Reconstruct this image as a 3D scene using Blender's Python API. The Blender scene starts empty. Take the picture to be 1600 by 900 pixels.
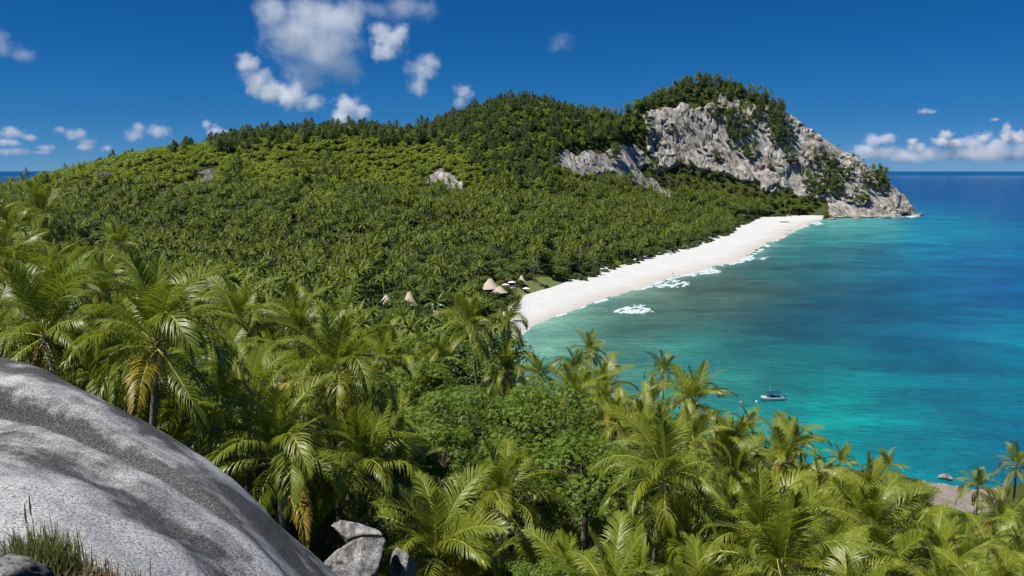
import bpy, bmesh, math, random
import numpy as np
from mathutils import Vector, Matrix, Euler

random.seed(7); rng = np.random.default_rng(7)
sc = bpy.context.scene
COL = sc.collection
R = math.radians

# ------------------------------------------------------------------ camera, sky, sun, exposure
EYE = np.array([0.0, 0.0, 65.0]); FPX = 1250.0; PITCH = R(8.33)
cd = bpy.data.cameras.new('camera'); cd.lens = 36*FPX/1600; cd.sensor_width = 36
cd.clip_start = 0.2; cd.clip_end = 200000
cam = bpy.data.objects.new('camera', cd); COL.objects.link(cam)
cam.location = EYE; cam.rotation_euler = (math.pi/2-PITCH, 0, 0); sc.camera = cam

SUN_EL, SUN_AZ = R(60), R(248)          # azimuth clockwise from +Y
world = bpy.data.worlds.new('World'); sc.world = world; world.use_nodes = True
wn = world.node_tree; bgn = wn.nodes['Background']
sky = wn.nodes.new('ShaderNodeTexSky'); sky.sky_type = 'NISHITA'; sky.sun_disc = False
sky.sun_elevation = SUN_EL; sky.sun_rotation = SUN_AZ; sky.altitude = 3000
sky.air_density = 0.6; sky.dust_density = 0.0; sky.ozone_density = 1.0
hsv = wn.nodes.new('ShaderNodeHueSaturation'); hsv.inputs['Saturation'].default_value = 1.3; hsv.inputs['Value'].default_value = 0.054
wn.links.new(sky.outputs[0], hsv.inputs['Color'])
sep = wn.nodes.new('ShaderNodeSeparateColor'); com = wn.nodes.new('ShaderNodeCombineColor'); wn.links.new(hsv.outputs[0], sep.inputs[0])
for ch, (pw, gn) in enumerate(((1.2, 0.41), (0.7, 0.404), (0.6, 0.596))):      # the deepened blue of a polarising filter, over the whole sky
    p_ = wn.nodes.new('ShaderNodeMath'); p_.operation = 'POWER'; p_.inputs[1].default_value = pw
    m_ = wn.nodes.new('ShaderNodeMath'); m_.operation = 'MULTIPLY'; m_.inputs[1].default_value = gn/0.1
    wn.links.new(sep.outputs[ch], p_.inputs[0]); wn.links.new(p_.outputs[0], m_.inputs[0]); wn.links.new(m_.outputs[0], com.inputs[ch])
wn.links.new(com.outputs[0], bgn.inputs[0]); bgn.inputs[1].default_value = 0.1

sl = bpy.data.lights.new('sun', 'SUN'); sl.energy = 4.6; sl.angle = R(0.53); sl.color = (1, 0.955, 0.88)
sun = bpy.data.objects.new('sun', sl); COL.objects.link(sun)
SUND = Vector((math.sin(SUN_AZ)*math.cos(SUN_EL), math.cos(SUN_AZ)*math.cos(SUN_EL), math.sin(SUN_EL)))
sun.rotation_euler = SUND.to_track_quat('Z', 'Y').to_euler(); sun.location = (-60, -30, 200)

vs = sc.view_settings
vs.view_transform = 'Standard'; vs.look = 'None'; vs.exposure = 0.55; vs.gamma = 1.0; vs.use_curve_mapping = False
sc.render.engine = 'CYCLES'
cy = sc.cycles
cy.max_bounces = 6; cy.diffuse_bounces = 2; cy.glossy_bounces = 2; cy.transmission_bounces = 3; cy.volume_bounces = 4
cy.transparent_max_bounces = 4; cy.volume_step_rate = 0.45; cy.volume_max_steps = 64
cy.use_denoising = True; cy.denoiser = 'OPENIMAGEDENOISE'; cy.denoising_input_passes = 'RGB_ALBEDO_NORMAL'; cy.denoising_prefilter = 'ACCURATE'; cy.use_adaptive_sampling = True; cy.adaptive_threshold = 0.012
cy.sample_clamp_indirect = 4.0

# ------------------------------------------------------------------ helpers: lens geometry, noise, meshes
FW = np.array([0, math.cos(PITCH), -math.sin(PITCH)]); UP = np.array([0, math.sin(PITCH), math.cos(PITCH)])
def ray(px, py):
    px = np.asarray(px, float); py = np.asarray(py, float)
    rx = (px-800)/FPX; ry = (450-py)/FPX
    return np.stack([rx, FW[1]+ry*UP[1], FW[2]+ry*UP[2]], -1)
def at(px, py, D):                       # point seen at a pixel, D metres ahead (world Y)
    d = ray(px, py); return EYE+d*(np.asarray(D, float)/d[..., 1])[..., None]
def gp(px, py, z=0.0):                   # point seen at a pixel, at height z
    d = ray(px, py); return EYE+d*((z-EYE[2])/d[..., 2])[..., None]
def proj(P):
    P = np.asarray(P, float); q = P-EYE
    dep = q@FW; dep = np.where(dep < .01, .01, dep)
    return 800+FPX*q[..., 0]/dep, 450-FPX*(q@UP)/dep
def hsh(ix, iy, s):
    n = (ix.astype(np.int64)*374761393+iy.astype(np.int64)*668265263+s*974634777) & 0x7fffffff
    n = ((n ^ (n >> 13))*1274126177) & 0x7fffffff
    return ((n ^ (n >> 16)) & 0xffff)/65535.0
def vn(x, y, s=0):
    x = np.asarray(x, float); y = np.asarray(y, float)
    ix = np.floor(x).astype(np.int64); iy = np.floor(y).astype(np.int64); fx = x-ix; fy = y-iy
    fx = fx*fx*fx*(fx*(6*fx-15)+10); fy = fy*fy*fy*(fy*(6*fy-15)+10)
    a = hsh(ix, iy, s); b = hsh(ix+1, iy, s); c = hsh(ix, iy+1, s); d = hsh(ix+1, iy+1, s)
    return (a+(b-a)*fx)*(1-fy)+(c+(d-c)*fx)*fy
def fbm(x, y, s=0, o=4):                 # about -1..1
    t = 0; a = 1; n = 0
    for k in range(o):
        t = t+a*(vn(x*2**k+k*7.3, y*2**k+k*3.1, s+k)*2-1); n += a; a *= .5
    return t/n*1.5
def sstep(a, b, x):
    t = np.clip((x-a)/(b-a), 0, 1); return t*t*(3-2*t)
def inpoly(x, y, poly):
    poly = np.asarray(poly, float); r = np.zeros(np.shape(x), bool)
    x0, y0 = poly[-1]
    for x1, y1 in poly:
        c = ((y1 > y) != (y0 > y)) & (x < (x0-x1)*(y-y1)/((y0-y1) if y0 != y1 else 1e-9)+x1)
        r ^= c; x0, y0 = x1, y1
    return r
def dseg(x, y, pts, closed=False):
    pts = np.asarray(pts, float); best = np.full(np.shape(x), 1e9)
    n = len(pts)
    for i in range(n if closed else n-1):
        a = pts[i]; b = pts[(i+1) % n]; d = b-a; L = max(d@d, 1e-9)
        t = np.clip(((x-a[0])*d[0]+(y-a[1])*d[1])/L, 0, 1)
        best = np.minimum(best, np.hypot(x-a[0]-t*d[0], y-a[1]-t*d[1]))
    return best
def sdpoly(x, y, poly):
    d = dseg(x, y, poly, True); return np.where(inpoly(x, y, poly), d, -d)

def mk_mesh(name, V, F, mats=(), midx=None, smooth=False, attrs=None):
    V = np.asarray(V, np.float32); me = bpy.data.meshes.new(name)
    F = np.asarray(F, np.int32); k = F.shape[1]
    me.vertices.add(len(V)); me.vertices.foreach_set('co', V.ravel())
    me.loops.add(F.size); me.loops.foreach_set('vertex_index', F.ravel())
    me.polygons.add(len(F)); me.polygons.foreach_set('loop_start', np.arange(0, F.size, k, dtype=np.int32))
    try: me.polygons.foreach_set('loop_total', np.full(len(F), k, np.int32))
    except Exception: pass
    for m in mats: me.materials.append(m)
    if midx is not None: me.polygons.foreach_set('material_index', np.asarray(midx, np.int32))
    if smooth: me.polygons.foreach_set('use_smooth', np.ones(len(F), bool))
    me.update(calc_edges=True); me.validate()
    for an, (ty, arr) in (attrs or {}).items():
        a = me.attributes.new(an, ty, 'POINT')
        a.data.foreach_set({'FLOAT': 'value', 'INT': 'value', 'FLOAT_VECTOR': 'vector', 'FLOAT_COLOR': 'color'}[ty], np.asarray(arr).ravel())
    return me
def grid_faces(nr, nc, wrap=False):
    i = np.arange(nr-1)[:, None]; j = np.arange(nc if wrap else nc-1)[None]; j2 = (j+1) % nc
    return np.stack([i*nc+j, i*nc+j2, (i+1)*nc+j2, (i+1)*nc+j], -1).reshape(-1, 4)
def obj(name, me, parent=None):
    o = bpy.data.objects.new(name, me); COL.objects.link(o)
    if parent: o.parent = parent
    return o
def tag(o, label=None, cat=None, group=None, kind=None):
    if label: o['label'] = label
    if cat: o['category'] = cat
    if group: o['group'] = group
    if kind: o['kind'] = kind
    return o
def empty(name, loc, rz=0):
    o = bpy.data.objects.new(name, None); COL.objects.link(o); o.location = loc; o.rotation_euler = (0, 0, rz); o.empty_display_size = .3
    return o
class MB:                                # collects quads / tris as tris with a material index
    def __init__(s): s.v = []; s.f = []; s.m = []; s.n = 0
    def add(s, V, F, m=0):
        V = np.asarray(V, float); F = np.asarray(F, int)
        if F.shape[1] == 4: F = np.concatenate([F[:, [0, 1, 2]], F[:, [0, 2, 3]]])
        s.v.append(V); s.f.append(F+s.n); s.m.append(np.full(len(F), m)); s.n += len(V)
    def box(s, x0, x1, y0, y1, z0, z1, m=0):
        V = [(x, y, z) for z in (z0, z1) for y in (y0, y1) for x in (x0, x1)]
        s.add(V, [(0, 2, 3, 1), (4, 5, 7, 6), (0, 1, 5, 4), (2, 6, 7, 3), (0, 4, 6, 2), (1, 3, 7, 5)], m)
    def tube(s, P, r, n=6, m=0, cap=True):
        P = np.asarray(P, float); r = np.broadcast_to(np.asarray(r, float), (len(P),))
        T = np.gradient(P, axis=0); T /= np.linalg.norm(T, axis=1)[:, None]+1e-9
        ref = np.array([1., 0, 0]) if abs(T[0, 0]) < .8 else np.array([0, 1., 0])
        V = []
        for p, t, q in zip(P, T, r):
            a = np.cross(t, ref); a /= np.linalg.norm(a); b = np.cross(t, a)
            th = np.arange(n)*2*math.pi/n
            V.append(p+q*(np.cos(th)[:, None]*a+np.sin(th)[:, None]*b))
        V = np.concatenate(V); s.add(V, grid_faces(len(P), n, True), m)
        if cap:
            c = len(P)*n
            Vc = np.concatenate([V[-n:], [P[-1]]]); s.add(Vc, [(i, (i+1) % n, n) for i in range(n)], m)
    def mesh(s, name, mats, smooth=False):
        return mk_mesh(name, np.concatenate(s.v), np.concatenate(s.f), mats, np.concatenate(s.m), smooth)

# ------------------------------------------------------------------ materials
class NT:
    def __init__(s, name):
        s.mat = bpy.data.materials.new(name); s.mat.use_nodes = True; s.t = s.mat.node_tree; s.n = s.t.nodes
        s.b = s.n['Principled BSDF']; s.o = s.n['Material Output']
    def node(s, ty, ins=None, **kw):
        x = s.n.new(ty)
        for k, v in kw.items(): setattr(x, k, v)
        for k, v in (ins or {}).items():
            if isinstance(v, bpy.types.NodeSocket): s.t.links.new(v, x.inputs[k])
            else: x.inputs[k].default_value = v
        return x
    def coord(s, scale=(1, 1, 1), kind='Object'):
        c = s.node('ShaderNodeTexCoord'); m = s.node('ShaderNodeMapping', {'Vector': c.outputs[kind], 'Scale': scale}); return m.outputs[0]
    def noise(s, vec, scale, detail=4, rough=.55, dist=0):
        return s.node('ShaderNodeTexNoise', {'Vector': vec, 'Scale': scale, 'Detail': detail, 'Roughness': rough, 'Distortion': dist}).outputs[0]
    def ramp(s, fac, stops):
        r = s.node('ShaderNodeValToRGB', {'Fac': fac}); e = r.color_ramp.elements
        while len(e) < len(stops): e.new(.5)
        for k, (p, c) in enumerate(stops): e[k].position = p; e[k].color = (*c, 1) if len(c) == 3 else c
        return r.outputs[0]
    def mix(s, fac, a, b, bt='MIX'):
        x = s.node('ShaderNodeMix', data_type='RGBA', blend_type=bt)
        for k, v in ((0, fac), (6, a), (7, b)):
            if isinstance(v, bpy.types.NodeSocket): s.t.links.new(v, x.inputs[k])
            else: x.inputs[k].default_value = (*v, 1) if isinstance(v, tuple) and len(v) == 3 else v
        return x.outputs[2]
    def math(s, op, a, b=0.0, clamp=False):
        x = s.node('ShaderNodeMath', operation=op, use_clamp=clamp)
        for k, v in ((0, a), (1, b)):
            if isinstance(v, bpy.types.NodeSocket): s.t.links.new(v, x.inputs[k])
            else: x.inputs[k].default_value = v
        return x.outputs[0]
    def bump(s, h, strength=.3, dist=.1):
        b = s.node('ShaderNodeBump', {'Height': h, 'Strength': strength, 'Distance': dist}); s.t.links.new(b.outputs[0], s.b.inputs['Normal'])
    def col(s, c):
        if isinstance(c, bpy.types.NodeSocket): s.t.links.new(c, s.b.inputs['Base Color'])
        else: s.b.inputs['Base Color'].default_value = (*c, 1)
    def p(s, **kw):
        for k, v in kw.items(): s.b.inputs[k.replace('_', ' ')].default_value = v
        return s

def plain(name, c, rough=.6, var=.15, scale=3, metallic=0):
    n = NT(name); v = n.noise(n.coord(), scale, 5)
    n.col(n.mix(n.ramp(v, [(.3, (0, 0, 0)), (.7, (1, 1, 1))]), tuple(x*(1-var) for x in c), tuple(min(1, x*(1+var)) for x in c)))
    n.p(Roughness=rough, Metallic=metallic); return n.mat

def leaf_mat(name, c1, c2, c3, rough=.42, trans=.28, spec=.5):
    """foliage: colour differs from tree to tree (object) and from leaf to leaf (island); part of the light passes through"""
    n = NT(name)
    oi = n.node('ShaderNodeObjectInfo').outputs['Random']; isl = n.node('ShaderNodeNewGeometry').outputs['Random Per Island']
    loc = n.node('ShaderNodeObjectInfo').outputs['Location']; pn = n.node('ShaderNodeTexNoise', {'Vector': loc, 'Scale': .018, 'Detail': 3.0}).outputs[0]
    oi = n.math('ADD', n.math('MULTIPLY', oi, .55), n.math('MULTIPLY', n.math('SUBTRACT', pn, .38), 2.1), True)
    a = n.mix(oi, c1, c2); c = n.mix(n.math('MULTIPLY', isl, .7), a, c3)
    n.col(c); n.p(Roughness=rough); n.b.inputs['Specular IOR Level'].default_value = spec
    tr = n.node('ShaderNodeBsdfTranslucent', {'Color': n.mix(.35, c, (c3[0]*1.45, c3[1]*1.6, c3[2]*.8))})
    mx = n.node('ShaderNodeMixShader', {0: trans, 1: n.b.outputs[0], 2: tr.outputs[0]})
    n.t.links.new(mx.outputs[0], n.o.inputs[0]); return n.mat

M = {}
M['frond'] = leaf_mat('palm_frond_green', (.080, .150, .014), (.215, .262, .025), (.29, .305, .034), .42, .36, .5)
M['frond_old'] = leaf_mat('palm_frond_yellowing', (.30, .26, .02), (.36, .24, .02), (.40, .30, .05), .45, .35)
M['frond_dead'] = leaf_mat('palm_frond_dead', (.20, .14, .07), (.28, .20, .11), (.36, .28, .17), .7, .2, .2)
M['rachis'] = plain('palm_midrib', (.36, .35, .08), .45)
M['rachis_dead'] = plain('dead_palm_midrib', (.28, .19, .09), .6)
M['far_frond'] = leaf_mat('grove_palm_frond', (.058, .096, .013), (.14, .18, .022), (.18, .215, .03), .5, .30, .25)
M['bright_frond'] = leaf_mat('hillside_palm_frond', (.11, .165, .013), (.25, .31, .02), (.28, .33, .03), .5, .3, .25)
M['casu'] = leaf_mat('casuarina_needles', (.062, .100, .032), (.125, .172, .046), (.13, .175, .055), .6, .25, .3)
M['broad'] = leaf_mat('broadleaf_leaves', (.07, .13, .014), (.12, .195, .020), (.16, .22, .024), .45, .28, .3)
M['far_broad'] = leaf_mat('far_broadleaf_leaves', (.038, .078, .013), (.11, .165, .018), (.13, .18, .022), .5, .22, .4)
M['dark_scrub'] = leaf_mat('shade_scrub_leaves', (.030, .055, .010), (.07, .105, .014), (.08, .115, .018), .5, .2, .3)  # dark-leaved crowns, and understory scrub darkened to give the shade between palms
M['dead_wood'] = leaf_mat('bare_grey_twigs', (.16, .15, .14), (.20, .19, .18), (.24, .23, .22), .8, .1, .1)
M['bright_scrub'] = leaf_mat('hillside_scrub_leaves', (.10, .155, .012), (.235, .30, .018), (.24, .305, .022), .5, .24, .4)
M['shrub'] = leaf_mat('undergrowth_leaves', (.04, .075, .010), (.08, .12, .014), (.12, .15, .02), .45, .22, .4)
M['grass'] = leaf_mat('coarse_grass', (.10, .14, .03), (.17, .19, .05), (.28, .26, .12), .55, .25, .3)
M['dry_grass'] = leaf_mat('dry_grass', (.20, .15, .07), (.28, .21, .11), (.32, .26, .15), .65, .2, .2)
M['bark'] = plain('tree_bark', (.13, .10, .075), .85, .35, 4)
M['casu_bark'] = plain('casuarina_bark', (.12, .10, .08), .85, .3, 2)

def trunk_mat():
    n = NT('palm_trunk'); v = n.coord()
    w = n.node('ShaderNodeTexWave', {'Vector': v, 'Scale': 3.2, 'Distortion': 1.5, 'Detail': 2}, bands_direction='Z').outputs['Fac']
    c = n.mix(n.noise(v, 2.5, 5), (.13, .115, .095), (.36, .33, .29))
    n.col(n.mix(n.math('MULTIPLY', w, .5), c, (.07, .055, .04))); n.p(Roughness=.85); n.bump(w, .5, .03); return n.mat
M['trunk'] = trunk_mat()

def ground_mat():
    n = NT('leaf_litter_ground'); v = n.coord()
    a = n.noise(v, .05, 6, .6); b = n.noise(v, .9, 6, .65)
    c = n.mix(n.ramp(b, [(.35, (0, 0, 0)), (.7, (1, 1, 1))]), (.035, .038, .014), (.085, .075, .03))
    n.col(n.mix(n.ramp(a, [(.42, (0, 0, 0)), (.62, (1, 1, 1))]), c, (.055, .075, .014))); n.p(Roughness=.95); n.b.inputs['Specular IOR Level'].default_value = .1
    n.bump(b, .6, .4); return n.mat
M['ground'] = ground_mat()

def cliff_mat(name, warm=1.0, k=1.0):
    """granite: mottled pale rock, dark water stains and seams that follow the lie of the slabs ('flow'), brown and mossy patches"""
    n = NT(name); v = n.coord(); fl_ = n.node('ShaderNodeAttribute', attribute_name='flow').outputs['Vector']
    vz = n.node('ShaderNodeMapping', {'Vector': fl_, 'Scale': (1, .14, 1)}).outputs[0]; vd = n.node('ShaderNodeMapping', {'Vector': fl_, 'Scale': (1, .35, 1)}).outputs[0]
    base = n.ramp(n.noise(v, .07, 8, .66), [(.30, (.23*k, .215*k, .195*k)), (.5, (.40*k, .375*k, .34*k)), (.66, (.62*k, .59*k, .545*k))])
    brown = n.ramp(n.noise(vd, .06, 6, .6, .6), [(.48, (0, 0, 0)), (.66, (1, 1, 1))])
    c = n.mix(n.math('MULTIPLY', brown, .5*warm), base, (.25, .185, .14))
    st = n.ramp(n.noise(vz, .20, 8, .70, .5), [(.51, (0, 0, 0)), (.63, (1, 1, 1))])
    c = n.mix(n.math('MULTIPLY', st, .80), c, (.085, .078, .074))
    seam = n.ramp(n.noise(vz, .55, 5, .6, .3), [(.36, (1, 1, 1)), (.43, (0, 0, 0))])
    c = n.mix(n.math('MULTIPLY', seam, .75), c, (.05, .046, .042))
    moss = n.ramp(n.noise(v, .10, 7, .72), [(.53, (0, 0, 0)), (.62, (1, 1, 1))])
    c = n.mix(n.math('MULTIPLY', moss, .75), c, (.075, .090, .03))
    n.col(c); n.p(Roughness=.85); n.b.inputs['Specular IOR Level'].default_value = .25
    n.bump(n.math('ADD', n.noise(vd, .35, 8, .68), n.math('MULTIPLY', n.noise(vz, .8, 5), .5)), 1.0, 3.0); return n.mat
M['cliff'] = cliff_mat('granite_cliff', 1.0, 1.05)
M['cliff_dark'] = cliff_mat('brown_rock', 1.4, .42)
M['cliff_white'] = cliff_mat('pale_granite_cliff', .3, .95)

def granite_mat(name, boulder=False):
    n = NT(name); v = n.coord()
    if boulder: fl_ = v
    else: fl_ = n.node('ShaderNodeAttribute', attribute_name='flow').outputs['Vector']
    sp = n.noise(v, 46 if not boulder else 22, 6, .78); sp2 = n.noise(v, 90, 3, .6); mid = n.noise(v, 2.2, 7, .68, .3)
    streak = n.noise(n.node('ShaderNodeMapping', {'Vector': fl_, 'Scale': (1.1, .22, 1)}).outputs[0], 2.2 if not boulder else 1.5, 7, .66, .5)
    z = n.math('ADD', n.math('MULTIPLY', streak, .55), n.math('MULTIPLY', mid, .45))
    if not boulder: z = n.math('ADD', z, n.math('MULTIPLY', n.node('ShaderNodeAttribute', attribute_name='lichen_shade').outputs['Fac'], .27))  # lichen paling together with painted rim light and face shade
    pale = n.mix(n.ramp(sp, [(.42, (0, 0, 0)), (.52, (1, 1, 1))]), (.13, .13, .13), (.58, .58, .575))
    dark = n.mix(n.ramp(sp, [(.46, (0, 0, 0)), (.62, (1, 1, 1))]), (.036, .035, .034), (.21, .21, .207))
    if boulder: dark = n.mix(n.ramp(sp, [(.42, (0, 0, 0)), (.66, (1, 1, 1))]), (.05, .045, .04), (.19, .175, .16))
    c = n.mix(n.ramp(z, [(.43, (0, 0, 0)), (.64, (1, 1, 1))]), dark, pale)
    c = n.mix(n.math('MULTIPLY', n.ramp(sp2, [(.60, (0, 0, 0)), (.68, (1, 1, 1))]), .6), c, (.025, .024, .024))
    wv = n.node('ShaderNodeMix', {0: .12}, data_type='VECTOR')
    cr = n.node('ShaderNodeTexVoronoi', {'Vector': n.node('ShaderNodeVectorMath', {0: v, 1: n.node('ShaderNodeVectorMath', {0: n.node('ShaderNodeTexNoise', {'Vector': v, 'Scale': 1.3, 'Detail': 4.0}).outputs['Color'], 1: (.8, .8, .8)}, operation='MULTIPLY').outputs[0]}, operation='ADD').outputs[0], 'Scale': .21}, feature='DISTANCE_TO_EDGE').outputs['Distance']
    crk = n.ramp(cr, [(.0, (1, 1, 1)), (.0015, (1, 1, 1)), (.004, (0, 0, 0))])
    c = n.mix(n.math('MULTIPLY', crk, .22 if not boulder else .0), c, (.02, .019, .018))
    n.col(c); n.p(Roughness=.9); n.b.inputs['Specular IOR Level'].default_value = .2
    hgt = n.math('ADD', n.math('MULTIPLY', sp, .6), n.math('MULTIPLY', mid, .8))
    if not boulder: hgt = n.math('SUBTRACT', n.math('ADD', hgt, n.math('MULTIPLY', streak, 1.2)), n.math('MULTIPLY', crk, .2))
    n.bump(hgt, .75, .04 if not boulder else .06); return n.mat
M['granite'] = granite_mat('speckled_granite'); M['boulder'] = granite_mat('boulder_granite', True)

def sand_mat():
    n = NT('coral_sand'); v = n.coord(); w = n.node('ShaderNodeAttribute', attribute_name='wet').outputs['Fac']
    c = n.mix(n.noise(v, .35, 6, .6), (.47, .475, .465), (.575, .58, .57)); f = n.noise(v, 2.5, 4)
    tr = n.ramp(n.noise(v, .12, 7, .7, 1), [(.45, (0, 0, 0)), (.62, (1, 1, 1))])
    c = n.mix(n.math('MULTIPLY', tr, .35), c, (.44, .43, .40))
    wet = n.math('MULTIPLY', w, n.math('ADD', n.noise(v, .08, 4), .3), True)
    n.col(n.mix(wet, c, (.40, .36, .31))); n.p(Roughness=.9); n.bump(n.math('ADD', f, n.noise(v, .6, 3)), .5, .15); return n.mat
M['sand'] = sand_mat()

def sea_mat():
    n = NT('sea_water'); g = n.coord((1, 1, 1)); a = n.node('ShaderNodeAttribute', attribute_name='water').outputs['Color']
    st = n.noise(n.coord((.010, .028, 1)), 1, 7, .62, .6); st2 = n.noise(n.coord((.05, .16, 1)), 1, 6, .65)
    c = n.mix(1.0, a, n.ramp(st, [(.32, (.64, .74, .79)), (.5, (.97, .98, .98)), (.68, (1.38, 1.28, 1.22))]), 'MULTIPLY')
    c = n.mix(1.0, c, n.ramp(st2, [(.3, (.86, .89, .92)), (.7, (1.12, 1.10, 1.08))]), 'MULTIPLY')
    rf = n.noise(n.coord((.03, .045, 1)), 1, 6, .6, .4); c = n.mix(1.0, c, n.ramp(rf, [(.38, (.62, .74, .80)), (.52, (1, 1, 1)), (.68, (1.22, 1.16, 1.10))]), 'MULTIPLY')
    c = n.mix(1.0, c, n.ramp(n.noise(n.coord((.18, .50, 1)), 1, 5, .65), [(.35, (.78, .82, .85)), (.65, (1.22, 1.18, 1.15))]), 'MULTIPLY')  # light and dark sides of small ripples painted into the water colour
    n.col(c); n.p(Roughness=.22, IOR=1.33); n.b.inputs['Specular IOR Level'].default_value = .28
    w1 = n.noise(n.coord((.22, .42, .3)), 1, 6, .62, .3); w2 = n.noise(n.coord((1.1, 1.7, 1)), 1, 4, .6)
    n.bump(n.math('ADD', w1, n.math('MULTIPLY', w2, .30)), .95, 1.6); return n.mat
M['sea'] = sea_mat()
def foam_mat():
    n = NT('sea_foam'); v = n.coord((1, 1, .2)); f = n.noise(v, .9, 6, .7)
    n.col(n.ramp(f, [(.38, (.22, .36, .39)), (.56, (.60, .64, .66))])); n.p(Roughness=.8); n.bump(f, .8, .3); return n.mat
M['foam'] = foam_mat()

def thatch_mat():
    n = NT('palm_thatch'); v = n.coord((1, 1, .25)); f = n.noise(v, 6, 6, .7)
    n.col(n.mix(n.ramp(f, [(.3, (0, 0, 0)), (.7, (1, 1, 1))]), (.33, .27, .205), (.54, .46, .37))); n.p(Roughness=.95); n.bump(f, .8, .1); return n.mat
M['thatch'] = thatch_mat()
M['wood'] = plain('weathered_timber', (.20, .15, .10), .8, .3)
M['deck'] = plain('pale_timber_deck', (.42, .40, .37), .8, .2)
M['white'] = plain('white_canvas', (.78, .78, .76), .7, .04)
M['hull'] = plain('white_gelcoat', (.80, .81, .82), .25, .03)
M['blue'] = plain('navy_canvas', (.010, .028, .12), .7, .15)
M['darkgrey'] = plain('dark_grey_moulding', (.05, .06, .075), .4)
M['midgrey'] = plain('grey_boat_deck', (.30, .34, .38), .6)
M['alloy'] = plain('alloy_tube', (.62, .64, .66), .3, .05)
M['glass'] = plain('pale_blue_glazing', (.40, .52, .62), .15, .1)
M['pink'] = plain('faded_pink_float', (.65, .28, .22), .5)
M['cloth'] = plain('dark_swimwear', (.05, .05, .07), .8); M['skin'] = plain('skin', (.32, .20, .14), .6, .05)
M['nut'] = plain('coconut_husk', (.24, .19, .04), .5, .35)

# ------------------------------------------------------------------ plan of the island (metres; pixels only name sight lines)
WL = [(796, 546), (808, 531), (818, 519), (830, 510), (870, 493), (940, 469), (1000, 452), (1040, 436), (1090, 425), (1150, 408), (1182, 394), (1220, 370), (1258, 352), (1285, 343)]
VL = [(786, 508), (798, 497), (810, 486), (822, 477), (870, 462), (910, 446), (950, 430), (1000, 416), (1050, 402), (1100, 386), (1140, 371), (1152, 360), (1188, 343), (1290, 338.5)]
HL = [(1300, 341), (1345, 341), (1392, 339), (1430, 336)]
FL = [(1900, 700), (1750, 740), (1600, 758), (1520, 772), (1470, 764), (1420, 750), (1330, 735), (1250, 725), (1150, 705), (1060, 690), (960, 670), (880, 650), (810, 620)]
g2 = lambda L: [tuple(gp(*p)[:2]) for p in L]
wl, vl, hl, fl = g2(WL), g2(VL), g2(HL), g2(FL)
tip = hl[-1]
back = [(tip[0]+22, tip[1]+40), (tip[0]-20, tip[1]+150), (330, 1480), (0, 1520), (-350, 1430), (-700, 1260), (-860, 950), (-800, 620), (-560, 330), (-430, 120), (-400, -150), (300, -150), (260, 20)]
coast = fl+wl+hl+back
beach_poly = vl+wl[::-1]

# heights: (pixel x, pixel y of the bare ground, metres ahead)
CT = [(100, 285, 800), (150, 268, 820), (210, 247, 850), (260, 243, 870), (330, 233, 900), (420, 219, 950), (500, 209, 970), (560, 206, 980), (600, 222, 1000), (640, 218, 1000),
      (700, 195, 1000), (780, 172, 1020), (830, 165, 1035), (870, 171, 1050), (920, 192, 1090), (960, 194, 1120), (1000, 175, 1180), (1040, 162, 1220), (1090, 143, 1245), (1140, 149, 1245),
      (1190, 165, 1240), (1230, 188, 1236), (1270, 212, 1230), (1300, 236, 1224), (1340, 259, 1214), (1380, 292, 1203), (1405, 314, 1196),
      (1290, 326, 1150), (1340, 322, 1165), (1380, 322, 1176), (1240, 306, 1165), (1180, 300, 1165), (1100, 297, 1150), (1050, 303, 1110), (1000, 270, 1120), (1020, 225, 1165), (1100, 220, 1205), (1180, 225, 1205), (1250, 262, 1200), (1310, 286, 1194),
      (830, 330, 700), (830, 380, 560), (830, 425, 450), (760, 445, 430), (830, 240, 900), (760, 240, 890), (900, 250, 960), (960, 232, 1045), (950, 290, 960), (900, 300, 900), (900, 345, 740),
      (700, 300, 800), (700, 340, 680), (700, 400, 520), (700, 240, 900), (690, 275, 840), (600, 260, 860), (500, 330, 680), (500, 290, 780), (500, 250, 870), (500, 380, 560), (500, 430, 440), (600, 430, 430), (600, 350, 640),
      (400, 270, 810), (300, 300, 740), (300, 340, 650), (300, 385, 540), (300, 415, 450), (400, 420, 440), (200, 280, 770), (150, 300, 740), (150, 340, 640), (150, 375, 520), (30, 318, 720), (-60, 325, 720), (-200, 330, 700), (0, 345, 560), (-200, 350, 500),
      (900, 405, 545), (1000, 372, 720), (1000, 350, 800), (1000, 322, 910), (1000, 300, 1010), (1100, 343, 950), (1100, 318, 1050), (1160, 330, 1090), (1050, 385, 690), (650, 475, 365), (700, 460, 395)]
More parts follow.
